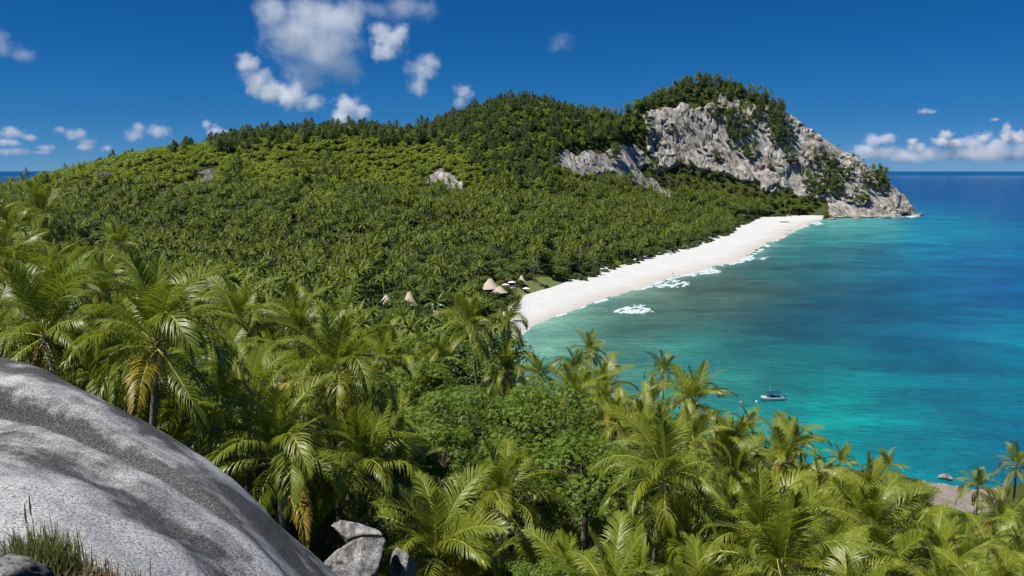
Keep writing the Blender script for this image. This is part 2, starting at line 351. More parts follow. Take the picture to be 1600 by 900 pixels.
PALMS = [  # crown heart px, py, frond length in px, trunk m, label
 (245, 540, 178, 8.5, 'largest palm, tall erect dark fronds, right behind the upper edge of the granite dome'),
 (88, 530, 150, 8, 'big palm with upright centre fronds above the left end of the granite dome'),
 (100, 582, 118, 5, 'young low palm whose fronds fan out just over the dome edge at left'),
 (68, 338, 66, 11, 'lone tall palm standing out against the sea at far left'),
 (2, 420, 95, 9, 'palm cut by the left picture edge with long drooping pale fronds'),
 (8, 352, 50, 10, 'small distant palm at the left picture edge below the blue sea strip'),
 (108, 430, 70, 9, 'mid-sized palm just below the lone tall palm at left'),
 (188, 385, 48, 10, 'small palm peeping up right of the lone tall palm at left'),
 (150, 455, 85, 9, 'palm between the lone tall palm and the largest palm'),
 (372, 500, 92, 9, 'bright feathery palm right of the largest palm'),
 (335, 460, 66, 10, 'palm top half hidden behind the upper right fronds of the largest palm'),
 (465, 505, 84, 9, 'bushy palm in the upper middle of the left stand, below the grove edge'),
 (525, 590, 142, 9, 'palm with one dark upright frond and orange fruit stalks left of the leafy trees'),
 (560, 735, 152, 7, 'full round palm with arching fronds behind the square boulder'),
 (683, 872, 168, 6, 'yellowing palm with hanging dead fronds right of the square boulder'),
 (782, 792, 140, 7, 'palm with bolt-upright fronds in front of the leafy trees'),
 (850, 838, 108, 6, 'low palm with pale yellow-green fronds below the leafy trees'),
 (395, 628, 112, 9, 'shaded palm with grey hanging fronds and visible pale trunk by the dome'),
 (1038, 752, 145, 8, 'palm with broad fronds touching the right side of the leafy trees'),
 (1185, 850, 152, 7, 'large palm with cluster of dark fruit in the lower right foreground'),
 (1365, 842, 132, 7, 'palm with glowing yellow hanging frond in the lower right'),
 (1066, 892, 150, 5.5, 'palm cut by the bottom edge, upright fronds, right of centre'),
 (955, 880, 112, 5.5, 'palm with yellow drooping fronds at the bottom edge near the middle'),
 (1355, 792, 102, 9, 'palm behind the one with the glowing yellow hanging frond'),
 (1438, 822, 88, 9, 'palm below the rocky shore patch on the right'),
 (1242, 692, 64, 11, 'palm at the water edge just below the white boat, right one'),
 (1170, 674, 50, 11, 'palm at the water edge just below the white boat, left one'),
 (1222, 722, 84, 9, 'palm with one orange frond in the stand below the boat'),
 (1312, 724, 42, 10, 'small palm rising alone over turquoise water right of the boat'),
 (1388, 732, 44, 10, 'rounded small palm over turquoise water, left of the rocky shore'),
 (920, 548, 42, 11, 'slender palm highest above the water in the middle of the picture'),
 (945, 610, 72, 10, 'tall palm with visible trunk at the upper right of the leafy trees'),
 (900, 580, 48, 10, 'palm directly under the slender palm in the middle'),
 (1035, 582, 48, 11, 'slim palm standing up alone against turquoise shallows, middle right'),
 (1085, 630, 86, 10, 'wide dome-shaped palm clump left of the boat'),
 (842, 588, 52, 10, 'palm above the leafy trees with its crown over the pale shallows'),
 (735, 512, 66, 10, 'palm left of the near end of the beach with a long pale arching frond'),
 (795, 502, 48, 12, 'palm whose dark fronds cross the near tip of the white beach'),
 (790, 585, 66, 8, 'palm just over the top of the leafy trees'),
 (1588, 728, 50, 11, 'tallest palm at the right picture edge over the water'),
 (1528, 762, 47, 8, 'small palm right of the rocky shore patch'),
 (1500, 892, 98, 6.5, 'palm with fine blurred fronds at the bottom right'),
 (1592, 880, 90, 6.5, 'palm in the bottom right corner'),
 (1565, 815, 66, 8, 'palm under the tallest palm at the right edge'),
 (600, 545, 66, 8, 'palm right of the bushy palm, below the small thatched roofs'),
 (655, 545, 46, 9, 'small palm below the blue-white pavilion in the trees'),
 (1135, 705, 82, 9, 'palm with silvery drooping frond in the middle of the right stand'),
 (1150, 770, 84, 9, 'palm with deeply arched frond above the palm with dark fruit'),
 (1290, 800, 84, 9, 'palm between the fruiting palm and the yellow-fronded palm'),
 (1420, 885, 100, 6, 'palm at the bottom edge right of the yellow-fronded palm'),
 (1265, 880, 110, 6, 'palm at the bottom edge beside the fruiting palm'),
 (745, 935, 150, 5, 'palm cut by the bottom edge between the yellowing palm and the low pale palm'),
 (1165, 960, 160, 5, 'palm at the bottom edge below the fruiting palm, only frond tips in view'),
 (870, 960, 150, 5, 'palm at the bottom edge, middle, only frond tips in view'),
 (1310, 950, 150, 5, 'palm at the bottom edge under the yellow-fronded palm, only frond tips in view'),
 (470, 600, 100, 8, 'palm half in shadow between the largest palm and the orange-stalked palm'),
]
FROND_L = 5.0
CT += [(880, 205, 1150), (920, 204, 1180), (960, 204, 1205), (930, 222, 1270), (1000, 183, 1260), (640, 236, 1080), (600, 240, 1080), (560, 235, 1060), (690, 215, 1090)]
ctrl = [at(*c) for c in CT]
palm_pos = []
for px, py, r, h, lab in PALMS:
    D = FPX*FROND_L/r; p = at(px, py, D); palm_pos.append(p); ctrl.append(p-np.array([0, 0, h+.5]))
ctrl += [np.array(q, float) for q in [(0, 4, 60.5), (-8, 8, 59.5), (6, 8, 56), (0, 14, 53.6), (8, 16, 51), (18, 16, 49.5), (-1, 20, 51), (8, 26, 45.5), (2, 30, 44.5), (20, 28, 44), (-14, 4, 61), (-30, 10, 60), (30, 5, 58), (0, -40, 66), (-60, -40, 68), (60, -40, 60), (-120, 40, 52), (-200, 120, 40), (-300, 250, 22), (-300, 60, 30),
         (-40, 200, 14), (-120, 260, 12), (-20, 240, 6), (-220, 340, 14), (-60, 300, 7), (120, 60, 24), (160, 60, 10), (200, 20, 6), (60, 120, 13), (40, 160, 7), (-90, 190, 24), (-130, 150, 36), (-180, 200, 26),
         (300, 1430, 20), (450, 1330, 60), (0, 1480, 15), (0, 1250, 70), (200, 1380, 60), (-300, 1350, 20), (-300, 1150, 70), (-600, 1200, 10), (-560, 1000, 40), (-760, 900, 5), (-700, 650, 8), (-520, 420, 12), (-400, 200, 8), (-480, 700, 40)]]
b = at(560, 880, 26.0); ctrl += [b-np.array([0, 0, .9]), at(640, 895, 27)-np.array([0, 0, .7])]
ctrl = np.array(ctrl)
def tps_fit(P, lam):
    n = len(P); X = P[:, :2]/100; d = np.linalg.norm(X[:, None]-X[None], axis=2)
    K = np.where(d > 0, d*d*np.log(d+1e-12), 0)+lam*np.eye(n)
    Q = np.concatenate([np.ones((n, 1)), X], 1); A = np.block([[K, Q], [Q.T, np.zeros((3, 3))]])
    return X, np.linalg.solve(A, np.concatenate([P[:, 2], [0, 0, 0]]))
TX, TW = tps_fit(ctrl, 0.0012)
def tps(x, y):
    x = np.asarray(x, float); sh = x.shape; P = np.stack([x.ravel(), np.asarray(y, float).ravel()], 1)/100; out = np.empty(len(P))
    for i in range(0, len(P), 20000):
        q = P[i:i+20000]; d2 = ((q[:, None]-TX[None])**2).sum(2)
        out[i:i+20000] = (.5*d2*np.log(d2+1e-12))@TW[:-3]+TW[-3]+q@TW[-2:]
    return out.reshape(sh)
def height(x, y):
    x = np.asarray(x, float); y = np.asarray(y, float)
    z = tps(x, y); far = sstep(200, 500, np.hypot(x, y))
    z = z+far*(fbm(x/70, y/70, 3)*3.0+fbm(x/22, y/22, 9, 3)*1.0)+(1-far)*fbm(x/9, y/9, 5, 3)*.35
    ins = inpoly(x, y, coast); db = dseg(x, y, wl); dr = np.minimum(dseg(x, y, fl+wl[:1]), dseg(x, y, wl[-1:]+hl+back+fl[:1]))
    capb = np.where(db < 38, -.55+db*.055, 1.5+(db-38)*np.where(y > 900, 1.6, .5)); capr = .2+dr*1.5
    z = np.maximum(z, 1.2)
    z = np.minimum(z, np.minimum(capb, capr))
    return np.where(ins, z, -.6-np.minimum(np.minimum(db, dr)*.08, 6))

# ground sheet, finer towards the viewpoint
azs = np.radians(np.concatenate([np.linspace(-100, -42, 40)[:-1], np.linspace(-42, 42, 360), np.linspace(42, 100, 40)[1:]]))
dd = np.concatenate([np.linspace(1.5, 60, 60), np.linspace(60, 200, 60)[1:], np.linspace(200, 1750, 330)[1:]])
GA, GD = np.meshgrid(azs, dd); gx = GD*np.sin(GA); gy = GD*np.cos(GA); gz = height(gx, gy)
o = obj('ground', mk_mesh('ground', np.stack([gx, gy, gz], -1).reshape(-1, 3), grid_faces(len(dd), len(azs))[:, ::-1], [M['ground']], smooth=True))
tag(o, kind='structure')
elev = np.arctan2(gz-EYE[2], GD); vis_max = np.maximum.accumulate(elev, axis=0)
def visible(P, top=14.0):                # does a tree of that height at P rise above the ground in front of it
    a = np.arctan2(P[:, 0], P[:, 1]); d = np.hypot(P[:, 0], P[:, 1])
    ia = np.clip(np.searchsorted(azs, a), 0, len(azs)-1); idd = np.clip(np.searchsorted(dd, d)-3, 0, len(dd)-1)
    return np.arctan2(P[:, 2]+top-EYE[2], d) > vis_max[idd, ia]

# sea sheet: polar, out to the horizon, with its own colour by depth and bottom (sand, weed, deep water)
SEA = [(1450, 272, 2, 84, 142), (1590, 272, 2, 86, 144), (1450, 300, 0, 80, 142), (1580, 300, 0, 82, 144), (1470, 318, 0, 88, 150), (1580, 325, 0, 76, 146), (1445, 329, 20, 140, 172), (1500, 336, 10, 105, 146), (1500, 350, 8, 138, 172), (1320, 348, 84, 182, 184), (1300, 362, 45, 134, 146), (1400, 358, 30, 138, 158),
       (1245, 380, 44, 122, 130), (1350, 398, 25, 108, 138), (1500, 382, 0, 108, 156), (1590, 362, 0, 106, 162), (1580, 420, 0, 90, 148), (1450, 430, 10, 96, 138), (1250, 420, 48, 106, 114), (1150, 450, 74, 104, 100), (1100, 480, 72, 98, 98), (1000, 500, 98, 128, 114), (900, 500, 92, 152, 142), (850, 512, 115, 178, 168), (900, 540, 82, 140, 135),
       (1000, 540, 50, 118, 122), (1110, 540, 40, 108, 118), (1085, 556, 62, 162, 160), (1200, 520, 24, 84, 108), (1300, 500, 24, 96, 122), (1400, 482, 12, 92, 128), (1500, 490, 4, 102, 144), (1592, 500, 0, 122, 158), (1590, 545, 0, 140, 164), (1450, 540, 8, 102, 134), (1300, 560, 10, 104, 128), (1200, 580, 30, 120, 130), (1160, 612, 54, 152, 150),
       (1300, 610, 4, 150, 158), (1400, 622, 0, 150, 160), (1500, 620, 0, 122, 148), (1592, 600, 0, 98, 138), (1300, 660, 8, 162, 164), (1450, 680, 0, 112, 140), (1550, 682, 0, 108, 140), (1500, 732, 10, 140, 156), (1440, 712, 10, 150, 164), (1040, 470, 92, 114, 104), (960, 520, 98, 132, 118), (1350, 460, 20, 86, 116), (40, 285, 0, 64, 122), (40, 272, 0, 72, 128)]
S = np.array(SEA, float); slin = (S[:, 2:]/255)**2.2
ym = np.concatenate([np.linspace(268.2, 300, 45), np.linspace(300, 820, 240)[1:], np.geomspace(830, 6000, 14)])
dsea = 65/np.tan(PITCH+np.arctan((ym-450)/FPX)); dsea = dsea[dsea > 6]; dsea = np.concatenate([[120000], dsea])
asea = np.radians(np.concatenate([np.linspace(-180, -38, 50)[:-1], np.linspace(-38, 38, 260), np.linspace(38, 180, 50)[1:]]))
A2, D2 = np.meshgrid(asea, dsea); sx = D2*np.sin(A2); sy = D2*np.cos(A2)
qx = np.clip(800+FPX*np.tan(np.clip(A2, -1.2, 1.2)), -200, 1800); qy = np.clip(450+FPX*np.tan(np.arctan(65/D2)-PITCH), 268, 900)
wx = qx+fbm(sx/60, sy/60, 21)*22; wy = qy+fbm(sx/90, sy/50, 33)*np.clip((qy-267)*.09, 0, 16)
lx = wx/85; ly = np.log(np.maximum(wy-255, 4))*5.2
w = np.exp(-((lx[..., None]-S[:, 0]/85)**2+(ly[..., None]-np.log(S[:, 1]-255)*5.2)**2)*1.1)+1e-9
sc_ = (w[..., None]*slin).sum(2)/w.sum(2)[..., None]
ds = dseg(sx, sy, wl); sh = np.exp(-ds/9)[..., None]; sc_ = sc_*(1-sh*.75)+np.array([.34, .55, .50])*sh*.75
sc_ = np.clip(sc_*np.array([.68, .735, .66]), 0.001, .8)
cold = np.concatenate([sc_, np.ones(sc_.shape[:2]+(1,))], -1)
o = obj('sea', mk_mesh('sea', np.stack([sx, sy, np.zeros_like(sx)], -1).reshape(-1, 3), grid_faces(len(dsea), len(asea)), [M['sea']], smooth=True, attrs={'water': ('FLOAT_COLOR', cold.reshape(-1, 4))}))
tag(o, kind='structure')

# beach: a sand sheet from the plants to below the waterline
def respl(L, n):
    L = np.array(L); s = np.concatenate([[0], np.cumsum(np.hypot(*np.diff(L, axis=0).T))]); t = np.linspace(0, s[-1], n)
    k = np.stack([np.interp(t, s, L[:, i]) for i in (0, 1)], 1); f = np.hanning(15); f /= f.sum()
    pad = np.concatenate([k[:1].repeat(7, 0), k, k[-1:].repeat(7, 0)]); return np.stack([np.convolve(pad[:, i], f, 'valid') for i in (0, 1)], 1)
NB = 420; wlr = respl(wl, NB); vlr = respl(vl, NB); tt = np.concatenate([np.linspace(-.25, 0, 4)[:-1], np.linspace(0, 1, 26), np.linspace(1, 1.5, 9)[1:]])
bx = vlr[:, None]*(1-tt[None, :, None])+wlr[:, None]*tt[None, :, None]
wob = fbm(bx[..., 0]/26, bx[..., 1]/26, 40, 3)
bz = 2.7-2.75*np.clip(tt, -.3, 1.5)**1.15 if False else 2.7-2.72*np.sign(tt)*np.abs(tt)**1.15
bz = np.broadcast_to(bz[None], wob.shape)+wob*.34*np.clip(tt*2, .25, 1)[None]+fbm(bx[..., 0]/7, bx[..., 1]/7, 41, 3)*.12
wet = np.clip(1-(bz-.05)/1.15, 0, 1)
o = obj('beach', mk_mesh('beach', np.concatenate([bx, bz[..., None]], -1).reshape(-1, 3), grid_faces(NB, len(tt)), [M['sand']], smooth=True, attrs={'wet': ('FLOAT', wet.ravel().astype(np.float32))}))
tag(o, kind='structure')

lawn_px = [(822, 479), (800, 470), (805, 455), (830, 446), (862, 440), (900, 437), (935, 428), (955, 424), (948, 430), (908, 446), (868, 462)]
lp = np.array([gp(a, b, 2.5)[:2] for a, b in lawn_px]); lo = lp.min(0); hi = lp.max(0); LX, LY = np.meshgrid(np.arange(lo[0], hi[0], 1.2), np.arange(lo[1], hi[1], 1.2))
F = grid_faces(*LX.shape); F = F[inpoly(LX, LY, lp).ravel()[F].all(1)]; u, inv = np.unique(F, return_inverse=True); LZ = height(LX, LY)+.25
ln = NT('lawn_grass'); ln.col(ln.mix(ln.noise(ln.coord(), .25, 6, .65), (.075, .11, .025), (.17, .19, .06))); ln.p(Roughness=.9); ln.bump(ln.noise(ln.coord(), 3, 4), .6, .1)
tag(obj('lawn', mk_mesh('lawn', np.stack([LX, LY, LZ], -1).reshape(-1, 3)[u], inv.reshape(F.shape), [ln.mat], smooth=True)), kind='structure')
# stony shore below the near slope
sh_px = [(1436, 755), (1475, 762), (1520, 769), (1575, 764), (1575, 800), (1510, 815), (1450, 803)]
lp = np.array([gp(a, b, .6)[:2] for a, b in sh_px]); lo = lp.min(0); hi = lp.max(0); LX, LY = np.meshgrid(np.arange(lo[0], hi[0], .3), np.arange(lo[1], hi[1], .3))
F = grid_faces(*LX.shape); F = F[inpoly(LX, LY, lp).ravel()[F].all(1)]; u, inv = np.unique(F, return_inverse=True); LZ = height(LX, LY)+.12+np.maximum(fbm(LX/.9, LY/.9, 131, 3), 0)*.28+fbm(LX/5, LY/5, 133, 2)*.15
ln = NT('shore_stones'); vo = ln.node('ShaderNodeTexVoronoi', {'Vector': ln.coord(), 'Scale': 1.6}); ln.col(ln.mix(ln.noise(ln.coord(), .3, 5), ln.mix(.75, (.13, .105, .08), vo.outputs['Color'], 'MULTIPLY'), (.33, .28, .23))); ln.p(Roughness=.9); ln.bump(vo.outputs['Distance'], .8, .2)
tag(obj('rocky_shore', mk_mesh('rocky_shore', np.stack([LX, LY, LZ], -1).reshape(-1, 3)[u], inv.reshape(F.shape), [ln.mat], smooth=True)), kind='structure')
shore_poly = lp
# ------------------------------------------------------------------ surf
def foam_patch(name, poly_px, hmax, label, seed, thr=.0, res=.42):
    P = np.array(g2(poly_px)); lo = P.min(0)-2; hi = P.max(0)+2
    X, Y = np.meshgrid(np.arange(lo[0], hi[0], res*1.0), np.arange(lo[1], hi[1], res))
    sd = sdpoly(X, Y, P); dv = np.array([.55, .83]); u_ = X*dv[0]+Y*dv[1]; v_ = -X*dv[1]+Y*dv[0]
    n = fbm(u_/6, v_/1.6, seed, 4)*.8+.45*fbm(u_/2.2, v_/.8, seed+5, 3)
    z = np.clip(sd/3.0, -1, .5)*hmax*.8+n*hmax*.85-thr-.06
    z = np.minimum(z, hmax*1.5); F = grid_faces(*X.shape); keep = (z.ravel()[F] > -.25).any(1); F = F[keep]
    u, inv = np.unique(F, return_inverse=True); V = np.stack([X, Y, z], -1).reshape(-1, 3)[u]
    return tag(obj(name, mk_mesh(name, V, inv.reshape(F.shape), [M['foam']], smooth=True)), label, 'wave', 'breaking waves off the beach')
foam_patch('breaking_wave', [(954, 488), (975, 480), (1003, 475), (1006, 480), (1020, 486), (1008, 489), (985, 490)], .55, 'small white breaking wave alone nearest the viewer off the beach', 1)
foam_patch('breaking_wave', [(1008, 446), (1018, 438), (1050, 436), (1075, 440), (1078, 446), (1060, 449), (1030, 450)], .34, 'spread-out foam sheet washing onto the sand behind the lone breaker', 2, .08)
foam_patch('breaking_wave', [(1060, 432), (1085, 426), (1112, 419), (1124, 421), (1127, 426), (1105, 428), (1085, 431)], .4, 'white breaker ending in a point midway along the beach', 3)
foam_patch('breaking_wave', [(1130, 412), (1150, 404), (1172, 400), (1182, 404), (1165, 409), (1142, 414)], .36, 'long low wash of foam beside the small far breaker', 4)
foam_patch('breaking_wave', [(1187, 405), (1192, 402), (1199, 401.5), (1197, 404), (1190, 406)], .6, 'tiny far breaker set apart from the shore', 5)
foam_patch('breaking_wave', [(1268, 348), (1280, 346), (1286, 350), (1275, 352)], .45, 'foam at the far end of the beach under the headland', 6)
foam_patch('breaking_wave', [(1412, 338), (1428, 337), (1436, 335), (1438, 337), (1425, 340)], .6, 'white wash at the rocky tip of the headland', 7)
foam_patch('breaking_wave', [(1468, 741), (1478, 736), (1488, 738), (1486, 744), (1474, 746)], .2, 'foam round the sunken rock off the near shore', 8, .1, .3)
t2 = np.linspace(.90, 1.16, 16); sxy = vlr[:, None]*(1-t2[None, :, None])+wlr[:, None]*t2[None, :, None]
n = fbm(sxy[..., 0]/8, sxy[..., 1]/8, 61, 4); zz = np.interp(t2, [.90, 1.0, 1.05, 1.16], [-.2, -.01, -.02, -.3])[None]+n*.17
zz = np.where(np.broadcast_to(t2[None], zz.shape) < 1.0, np.maximum(zz, -.3), zz)
tag(obj('surf_line', mk_mesh('surf_line', np.concatenate([sxy, zz[..., None]], -1).reshape(-1, 3), grid_faces(NB, 16), [M['foam']], smooth=True)), 'thin broken line of white wash along the whole beach edge', 'surf')

# ------------------------------------------------------------------ granite faces on the hills
CLIFF = [(996, 178), (1050, 168), (1098, 166), (1122, 150), (1135, 160), (1180, 164), (1222, 172), (1262, 196), (1300, 219), (1345, 243), (1390, 278), (1422, 308), (1442, 338), (1392, 342), (1298, 343), (1287, 322), (1250, 303), (1190, 293), (1140, 278), (1080, 265), (1040, 262), (1018, 240), (1008, 210)]
SLAB = [(870, 243), (900, 235), (935, 236), (965, 224), (990, 228), (1010, 241), (1046, 250), (1040, 268), (1003, 262), (1010, 276), (1056, 310), (1025, 303), (992, 284), (955, 277), (915, 277), (878, 268)]
OUT = [(664, 286), (688, 263), (702, 272), (722, 288), (716, 304), (702, 296), (688, 291)]
OUT2 = [(304, 272), (322, 260), (341, 268), (334, 284), (322, 292), (308, 284)]
ROCKS = [CLIFF, SLAB, OUT, OUT2]
def rock_face(name, poly, drange, mat, label, amp, step=.9, seed=0, tilt=None):
    P = np.array(poly, float); pxs = np.arange(P[:, 0].min()-8, P[:, 0].max()+8, step*1.1); ds_ = np.arange(drange[0], drange[1], step)
    a = np.arctan((pxs-800)/FPX); AA, DD = np.meshgrid(a, ds_)     # DD is metres ahead
    X = DD*np.tan(AA); Y = DD; Z = height(X, Y); qx, qy = proj(np.stack([X, Y, Z], -1))
    sd = sdpoly(qx, qy, P)+fbm(X/16, Z/16, seed+70)*9
    m = sstep(-3, 4, sd)
    ang = R(tilt[1])*sstep(tilt[0][0], tilt[0][1], qx) if tilt else np.zeros_like(X)
    s0 = X*.94+Y*.2; c0 = s0.mean(); z0 = Z.mean(); s = (s0-c0)*np.cos(ang)+(Z-z0)*np.sin(ang); h = (Z-z0)*np.cos(ang)-(s0-c0)*np.sin(ang)
    ridge = lambda u: 1-np.abs(u)
    crack = ridge(fbm(s/24+fbm(s/40, h/40, seed+3)*1.6, h/60, seed+1, 4)); slabs = fbm(s/42, h/38, seed+2, 3)
    step_ = fbm(s/16+h/50, h/14, seed+8, 3); ter = np.round(step_*2.2)/2.2
    d = amp*(1.9*slabs-1.3*sstep(.70, 1.0, crack)+1.0*(ter+.2*(step_-ter))+.28*fbm(s/4, h/9, seed+6, 3))
    off = -3.2+m*(4.4+np.maximum(d+amp*1.5, .2*amp))
    Y2 = Y-off*.9; X2 = X-off*.9*np.tan(AA)*.5; Z2 = Z+off*.18
    F = grid_faces(*X.shape)[:, ::-1]; keep = (m.ravel()[F] > .02).any(1); F = F[keep]; u, inv = np.unique(F, return_inverse=True)
    flow = np.stack([s, h, d], -1).reshape(-1, 3)[u].astype(np.float32)
    me = mk_mesh(name, np.stack([X2, Y2, Z2], -1).reshape(-1, 3)[u], inv.reshape(F.shape), [mat], smooth=False, attrs={'flow': ('FLOAT_VECTOR', flow)})
    return tag(obj(name, me), label, 'cliff')
rock_face('granite_cliff', CLIFF, (1125, 1275), M['cliff'], 'great bare grey and brown granite face of the headland above the beach end', 3.2, .9, 1, ((1060, 1230), 42))
rock_face('granite_outcrop', SLAB, (930, 1150), M['cliff_white'], 'whitish granite outcrop with long dark slab left of the headland face', 1.8, .8, 20, ((960, 1010), 35))
rock_face('granite_outcrop', OUT, (800, 920), M['cliff_white'], 'small pale triangular rock showing through the green middle slope', 2.2, .7, 30)
rock_face('granite_outcrop', OUT2, (740, 860), M['cliff_dark'], 'small dark brown rock patch on the left hill slope', 1.0, .7, 40)

# ------------------------------------------------------------------ palm fronds (shared meshes)
def frond_mesh(name, L, e0, e1, droop, bend, npair, seed, mats, lw=.055, ll=1.0, ragged=.0, rach=True, rn=12, roll=0.0, kink=0):
    r = np.random.default_rng(seed); n = 20; t = np.linspace(0, 1, n); e = e0+(e1-e0)*t**1.25-kink*sstep(.52, .60, t); yaw = bend*t**1.6
    T = np.stack([np.cos(e)*np.cos(yaw), np.cos(e)*np.sin(yaw), np.sin(e)], 1); P = np.concatenate([[[0, 0, 0]], np.cumsum((T[1:]+T[:-1])/2*L/(n-1), 0)])
    mb = MB()
    ti = np.linspace(.17, .995, npair); 
    for side in (-1, 1):
        tq = np.clip(ti+r.normal(0, .004, npair), .15, 1); keep = r.random(npair) > ragged; tq = tq[keep]; k = len(tq)
        pos = np.stack([np.interp(tq, t, P[:, i]) for i in range(3)], 1); tg = np.stack([np.interp(tq, t, T[:, i]) for i in range(3)], 1); tg /= np.linalg.norm(tg, axis=1)[:, None]
        S_ = np.cross(tg, [0, 0, 1.]); S_ = np.where(np.linalg.norm(S_, axis=1)[:, None] < .15, np.array([0, -1., 0]), S_); S_ /= np.linalg.norm(S_, axis=1)[:, None]; N = np.cross(S_, tg)
        a = np.radians(np.interp(tq, [.15, .5, 1], [66, 52, 22])+r.normal(0, 4, k))
        rl = roll*side
        d0 = np.cos(a)[:, None]*tg+np.sin(a)[:, None]*(side*S_*math.cos(rl)+N*math.sin(rl))+(.28+r.normal(0, .06, k))[:, None]*N
        d0 /= np.linalg.norm(d0, axis=1)[:, None]
        g = np.array([0, 0, -1.]); dr_ = droop*(1+r.normal(0, .18, k))[:, None]
        d1 = d0+g*dr_; d1 /= np.linalg.norm(d1, axis=1)[:, None]; d2 = d1+g*dr_*1.1; d2 /= np.linalg.norm(d2, axis=1)[:, None]
        l = (ll*np.interp(tq, [.15, .3, .55, .8, 1], [.55, .95, 1.0, .72, .34])*(1+r.normal(0, .07, k)))[:, None]
        m1 = pos+d0*l*.38; m2 = m1+d1*l*.34; tp = m2+d2*l*.30
        wv = tg-(tg*d1).sum(1)[:, None]*d1; wv /= np.linalg.norm(wv, axis=1)[:, None]+1e-6; wv *= lw/2
        V = np.stack([pos-wv*.7, pos+wv*.7, m1-wv, m1+wv, m2-wv*.85, m2+wv*.85, tp], 1).reshape(-1, 3); b0 = np.arange(k)[:, None]*7
        mb.add(V, np.concatenate([b0+np.array([q]) for q in ((0, 1, 3), (0, 3, 2), (2, 3, 5), (2, 5, 4), (4, 5, 6))]), 0)
    if rach:
        idx = np.linspace(0, n-1, rn).astype(int); mb.tube(P[idx]+np.array([0, 0, .01]), np.interp(idx/(n-1), [0, .12, 1], [.075, .038, .008])*L/5, 4, 1)
    return mb.mesh(name, mats)
GRN = [M['frond'], M['rachis']]; OLD = [M['frond_old'], M['rachis']]; DEAD = [M['frond_dead'], M['rachis_dead']]
FRONDS = {}
spec = {0: (84, 62, .12), 1: (76, 12, .28), 2: (64, -38, .50), 3: (50, -62, .70), 4: (36, -74, .85), 5: (18, -80, 1.0), 6: (-6, -84, 1.1), 7: (-32, -87, 1.2)}
for cl, (e0, e1, dp) in spec.items():
    FRONDS[cl] = [frond_mesh('palm_frond', FROND_L*(.80 if cl == 0 else 1), R(e0+q*3), R(e1+q*8), dp*(1+.2*q), .38*q+.12, 84, 100+cl*5+q, GRN, lw=.046, ll=1.16, ragged=(.02, .10, .05)[q], kink=(0, 0, .55)[q] if cl in (2, 3, 4, 5) else 0, roll=R((0, 14, -14)[q])) for q in (0, 1, -1)]
FRONDS['old'] = [frond_mesh('yellowing_frond', FROND_L, R(e0), R(e1), .8, bd, 95, 150+i, OLD, ragged=.12) for i, (e0, e1, bd) in enumerate([(10, -70, .3), (-12, -80, -.3)])]
FRONDS['dead'] = [frond_mesh('dead_frond', FROND_L*.9, R(e0), R(e1), 1.1, bd, 80, 160+i, DEAD, ragged=.3, ll=.9) for i, (e0, e1, bd) in enumerate([(-35, -86, .3), (-55, -88, -.3)])]
nut_me = None
bm = bmesh.new(); bmesh.ops.create_icosphere(bm, subdivisions=2, radius=.13); nut_me = bpy.data.meshes.new('coconut')
for v in bm.verts: v.co.z *= 1.25
bm.to_mesh(nut_me); bm.free(); nut_me.materials.append(M['nut'])
for p in nut_me.polygons: p.use_smooth = True

